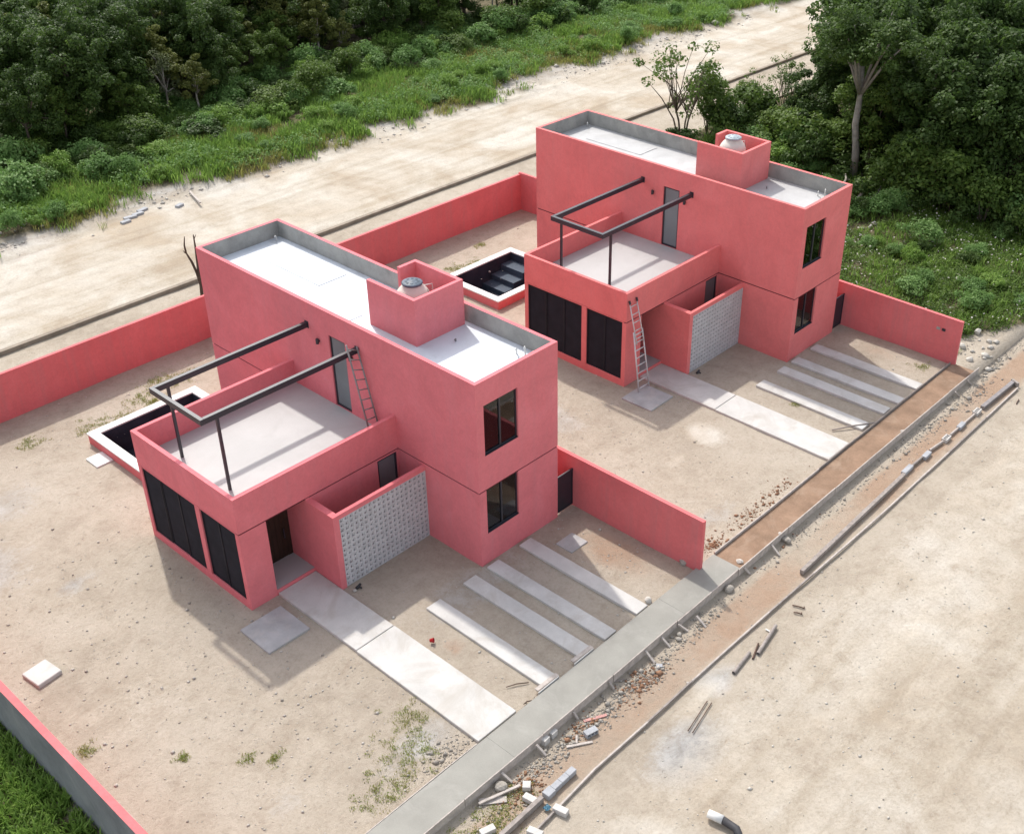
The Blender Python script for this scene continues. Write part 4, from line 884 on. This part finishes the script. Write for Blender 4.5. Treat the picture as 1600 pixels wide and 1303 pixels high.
# sparse weeds in the yards
yard = [(-13.06, 2.6, .25), (-6.9, -4.0, .9), (-6.2, -3.2, .7), (-7.6, -4.6, .9), (-8.6, -4.9, .7), (-7.6, -7.5, .8), (-6.9, -7.6, .7), (-5.9, -7.4, .5), (-8.2, -7.6, .9), (-2.0, 18.3, .6), (-3.2, 17.6, .6), (-.6, 19.0, .7), (.3, 18.6, .6), (-4.4, 17.9, .6), (-6.6, 18.5, .5), (16.8, 17.6, .6), (15.6, 17.9, .5), (18.6, 19.0, .4), (14.3, 17.7, .5), (16.3, -2.3, .25), (-1.6, 17.7, .4), (13.2, 18.3, .4), (22.6, -4.6, .35), (24.6, -5.2, .5), (25.4, -5.6, .5), (-9.7, -1.6, .2), (-10.2, -1.0, .2), (-11.4, 0.4, .2)]
pp = np.concatenate([np.stack([RNG.normal(a, s*.6, int(70*s)+6), RNG.normal(c, s*.45, int(70*s)+6)], -1) for a, c, s in yard])
pp = pp[~((pp[:, 1] < -5.3) & (pp[:, 1] > -6.75))]
S(tuft_field('yard_weeds', pp, .08, .014, 10, 'dry_grass', .12), 'thin dry weeds scattered in the sandy yards', 'weeds')
pp2 = pp[RNG.uniform(size=len(pp)) < .5]
S(leaf_field('yard_sprouts', pp2, .06, .018, 12, 'grass', .12), 'small green sprouts scattered in the sandy yards', 'weeds')
# pebbles and crumbs
def pebbles(name, pts, r0, mat, label):
    base = np.array([(1, 0, 0), (0, 1, 0), (-1, 0, 0), (0, -1, 0), (0, 0, .7), (0, 0, -.6)], float)
    F0 = np.array([(0, 1, 4), (1, 2, 4), (2, 3, 4), (3, 0, 4), (1, 0, 5), (2, 1, 5), (3, 2, 5), (0, 3, 5)])
    n = len(pts); r = r0*np.exp(RNG.normal(0, .5, n)); a = RNG.uniform(0, 6.28, n)
    J_ = base[None]*(1+RNG.normal(0, .22, (n, 6, 3))); c, s = np.cos(a)[:, None], np.sin(a)[:, None]
    V = np.stack([J_[..., 0]*c-J_[..., 1]*s, J_[..., 0]*s+J_[..., 1]*c, J_[..., 2]], -1)*r[:, None, None]
    z = gh(pts[:, 0], pts[:, 1]); V += np.concatenate([pts, (z+r*.25)[:, None]], 1)[:, None, :]
    F = (np.arange(n)[:, None, None]*6+F0[None]).reshape(-1, 3)
    return S(link(name, np_mesh(name, V.reshape(-1, 3), F, mat)), label, 'stones')
def cloud(lst):
    out = []
    for a, c, sx, sy, n in [(a_, c_, sx_, sy_, int(n_*2.2)) for a_, c_, sx_, sy_, n_ in lst]: out.append(np.stack([RNG.normal(a, sx, n), RNG.normal(c, sy, n)], -1))
    p = np.concatenate(out); p[:, 1] = np.where((p[:, 1] < -5.45) & (p[:, 1] > -6.7), -6.72-RNG.uniform(0, .35, len(p)), p[:, 1]); return p
pebbles('rubble', cloud([(1.6, -7.1, 1.2, .22, 120), (-.6, -7.2, .7, .25, 200), (-2.4, -7.2, .6, .25, 160), (-4.9, -7.15, .5, .2, 120), (-3.6, -7.2, .4, .2, 120), (3.2, -7.0, .8, .15, 60), (12, -7.0, 3.5, .16, 140), (18.5, -7.1, 1.6, .22, 120), (22.2, -7.2, .9, .25, 140), (-6.2, -5.0, .6, .25, 110), (-7.5, -7.6, 1.5, .4, 90), (24.9, -5.6, .8, .6, 120), (26.5, -5.5, 1.2, .8, 120)]), .024, 'rock', 'grey stony crumbs along the pavement edge')
pebbles('red_rubble', cloud([(-.3, -7.3, .5, .2, 130), (-5.6, -7.3, .35, .2, 110), (6.3, -5.1, .3, .25, 70), (8.2, -5.1, .7, .18, 60), (10.5, -5.0, .8, .2, 50), (-3.0, -7.1, .3, .15, 50)]), .026, 'rock_red', 'reddish brown clods beside the pavement')
pebbles('pale_pebbles', np.concatenate([cloud([(-9.5, 5, 3.2, 5, 420), (-8.5, -1.5, 3.0, 2.3, 200), (0, -11.5, 8, 3, 260), (14, -12, 7, 3, 260), (9.5, 1, 2.2, 3.5, 160), (3.2, -2.6, .7, 1.4, 60), (-1, -2.8, 2.2, 1.8, 60), (10, 17.8, 6, 1.6, 120), (-6, 17.8, 5, 1.4, 120), (20, -3, 2.2, 1.4, 40)]), scatter(700, -6, 70, 36.3, 39.8, lambda a, c: .8+0*a)]), .019, 'rock_pale', 'pale pebbles strewn over the sand')
pebbles('dark_pebbles', cloud([(-9.5, 6, 3, 5, 130), (-8.5, -1.5, 3.0, 2.3, 70), (4, -11.5, 9, 3, 130), (9.5, 1, 2.2, 3.5, 60), (22, -9.5, 2.5, 1.5, 40)]), .018, 'rock', 'dark little stones strewn over the sand')
pebbles('roadside_stones', scatter(2600, -6, 70, 35.4, 39.4, lambda a, c: sstep(.40, .75, vnoise(a, c, 2.2, 31))*sstep(35.0, 36.8, c)), .055, 'rock_pale', 'pale broken stones along the far road edge')
pebbles('plot_stones', scatter(360, 24.6, 36, -7, 5, lambda a, c: sstep(.5, .8, vnoise(a, c, 1.7, 32))), .10, 'rock_pale', 'pale rubble stones among weeds beside the far wall')
pf = scatter(2600, 25, 41, -7, 12, lambda a, c: sstep(.5, .9, rightveg(a, c))*(.15+.85*sstep(.5, .75, vnoise(a, c, 3.0, 41))))
zf = gh(pf[:, 0], pf[:, 1])+RNG.uniform(.15, .5, len(pf)); nn = RNG.normal(size=(len(pf), 3))*.4+np.array([0, 0, 1]); nn /= np.linalg.norm(nn, axis=1, keepdims=True)
Vv, Ff = leaf_quads(np.concatenate([pf, zf[:, None]], 1), nn, RNG.uniform(.03, .07, len(pf)), .8)
S(link('weed_flowers', np_mesh('weed_flowers', Vv, Ff, 'rock_pale')), 'tiny white flower heads speckling the weedy plot on the right', 'flowers')
# broken blocks and sticks at the far road edge
for k, (u, v, l) in enumerate(((203, 338, .9), (215, 333, .8), (196, 345, .7), (222, 327, .8), (280, 320, .6))):
    p = px(u, v, 0); o = thing(link('concrete_block', SBK, None, (p[0], p[1], float(gh(p[0], p[1]))-.02), .1*k-.1), 'broken pale block lying at the far road edge, %s from left' % ('third', 'fourth', 'second', 'fifth', 'sixth')[k], 'block', 'broken blocks at the far road edge'); o.scale = (l*2.0, 1.8, .7)
a, b_ = Vector(px(296, 299, .1)), Vector(px(313, 317, .1)); thing(bar('plank', a, b_, .12, .08, 'wood_pale'), 'pale plank lying at the far road edge above the near roof', 'plank')
# dead sapling behind the rear wall
p = px(317, 474, 0); bm = bmesh.new()
def q3(u, v): # points on the vertical plane through the base facing the camera
    d = fw+rt*(u-PPX)/FPX-up*(v-PPY)/FPX; n = np.array([fw[0], fw[1], 0]); t_ = ((np.array(p)-CAM)@n)/(d@n); return Vector(CAM+t_*d)
tube(bm, [q3(317, 474), q3(314, 445), q3(307, 425), q3(300, 410), q3(290, 394)], [.09, .075, .065, .06, .035], 7); tube(bm, [q3(291, 396), q3(288, 384), q3(288, 370)], [.045, .04, .02], 6); tube(bm, [q3(290, 396), q3(286, 392)], [.035, .015], 5)
tube(bm, [q3(314, 446), q3(309, 418), q3(305, 385), q3(302, 367)], [.065, .055, .045, .025], 6); tube(bm, [q3(303, 374), q3(306, 367)], [.03, .012], 5)
thing(link('dead_sapling', bm_mesh(bm, 'dead_wood')), 'leafless dead sapling behind the rear wall, left of the near house', 'tree')
bpy.context.view_layer.update()
# look-alikes that stand apart from each other are told apart by their order across the picture
same = {}
for o in COL.objects:
    if o.parent is None and o.get('label') and o.get('category') in ('bush', 'tree'): same.setdefault(o['label'], []).append(o)
for lb, lst in same.items():
    if 1 < len(lst) <= 12 and len(lb.split()) <= 12 and 'deep in' not in lb and 'back of' not in lb:
        for k, o in enumerate(sorted(lst, key=lambda q: toscreen(*q.location)[0])): o['label'] = '%s, %s from left' % (lb, ordn[k])
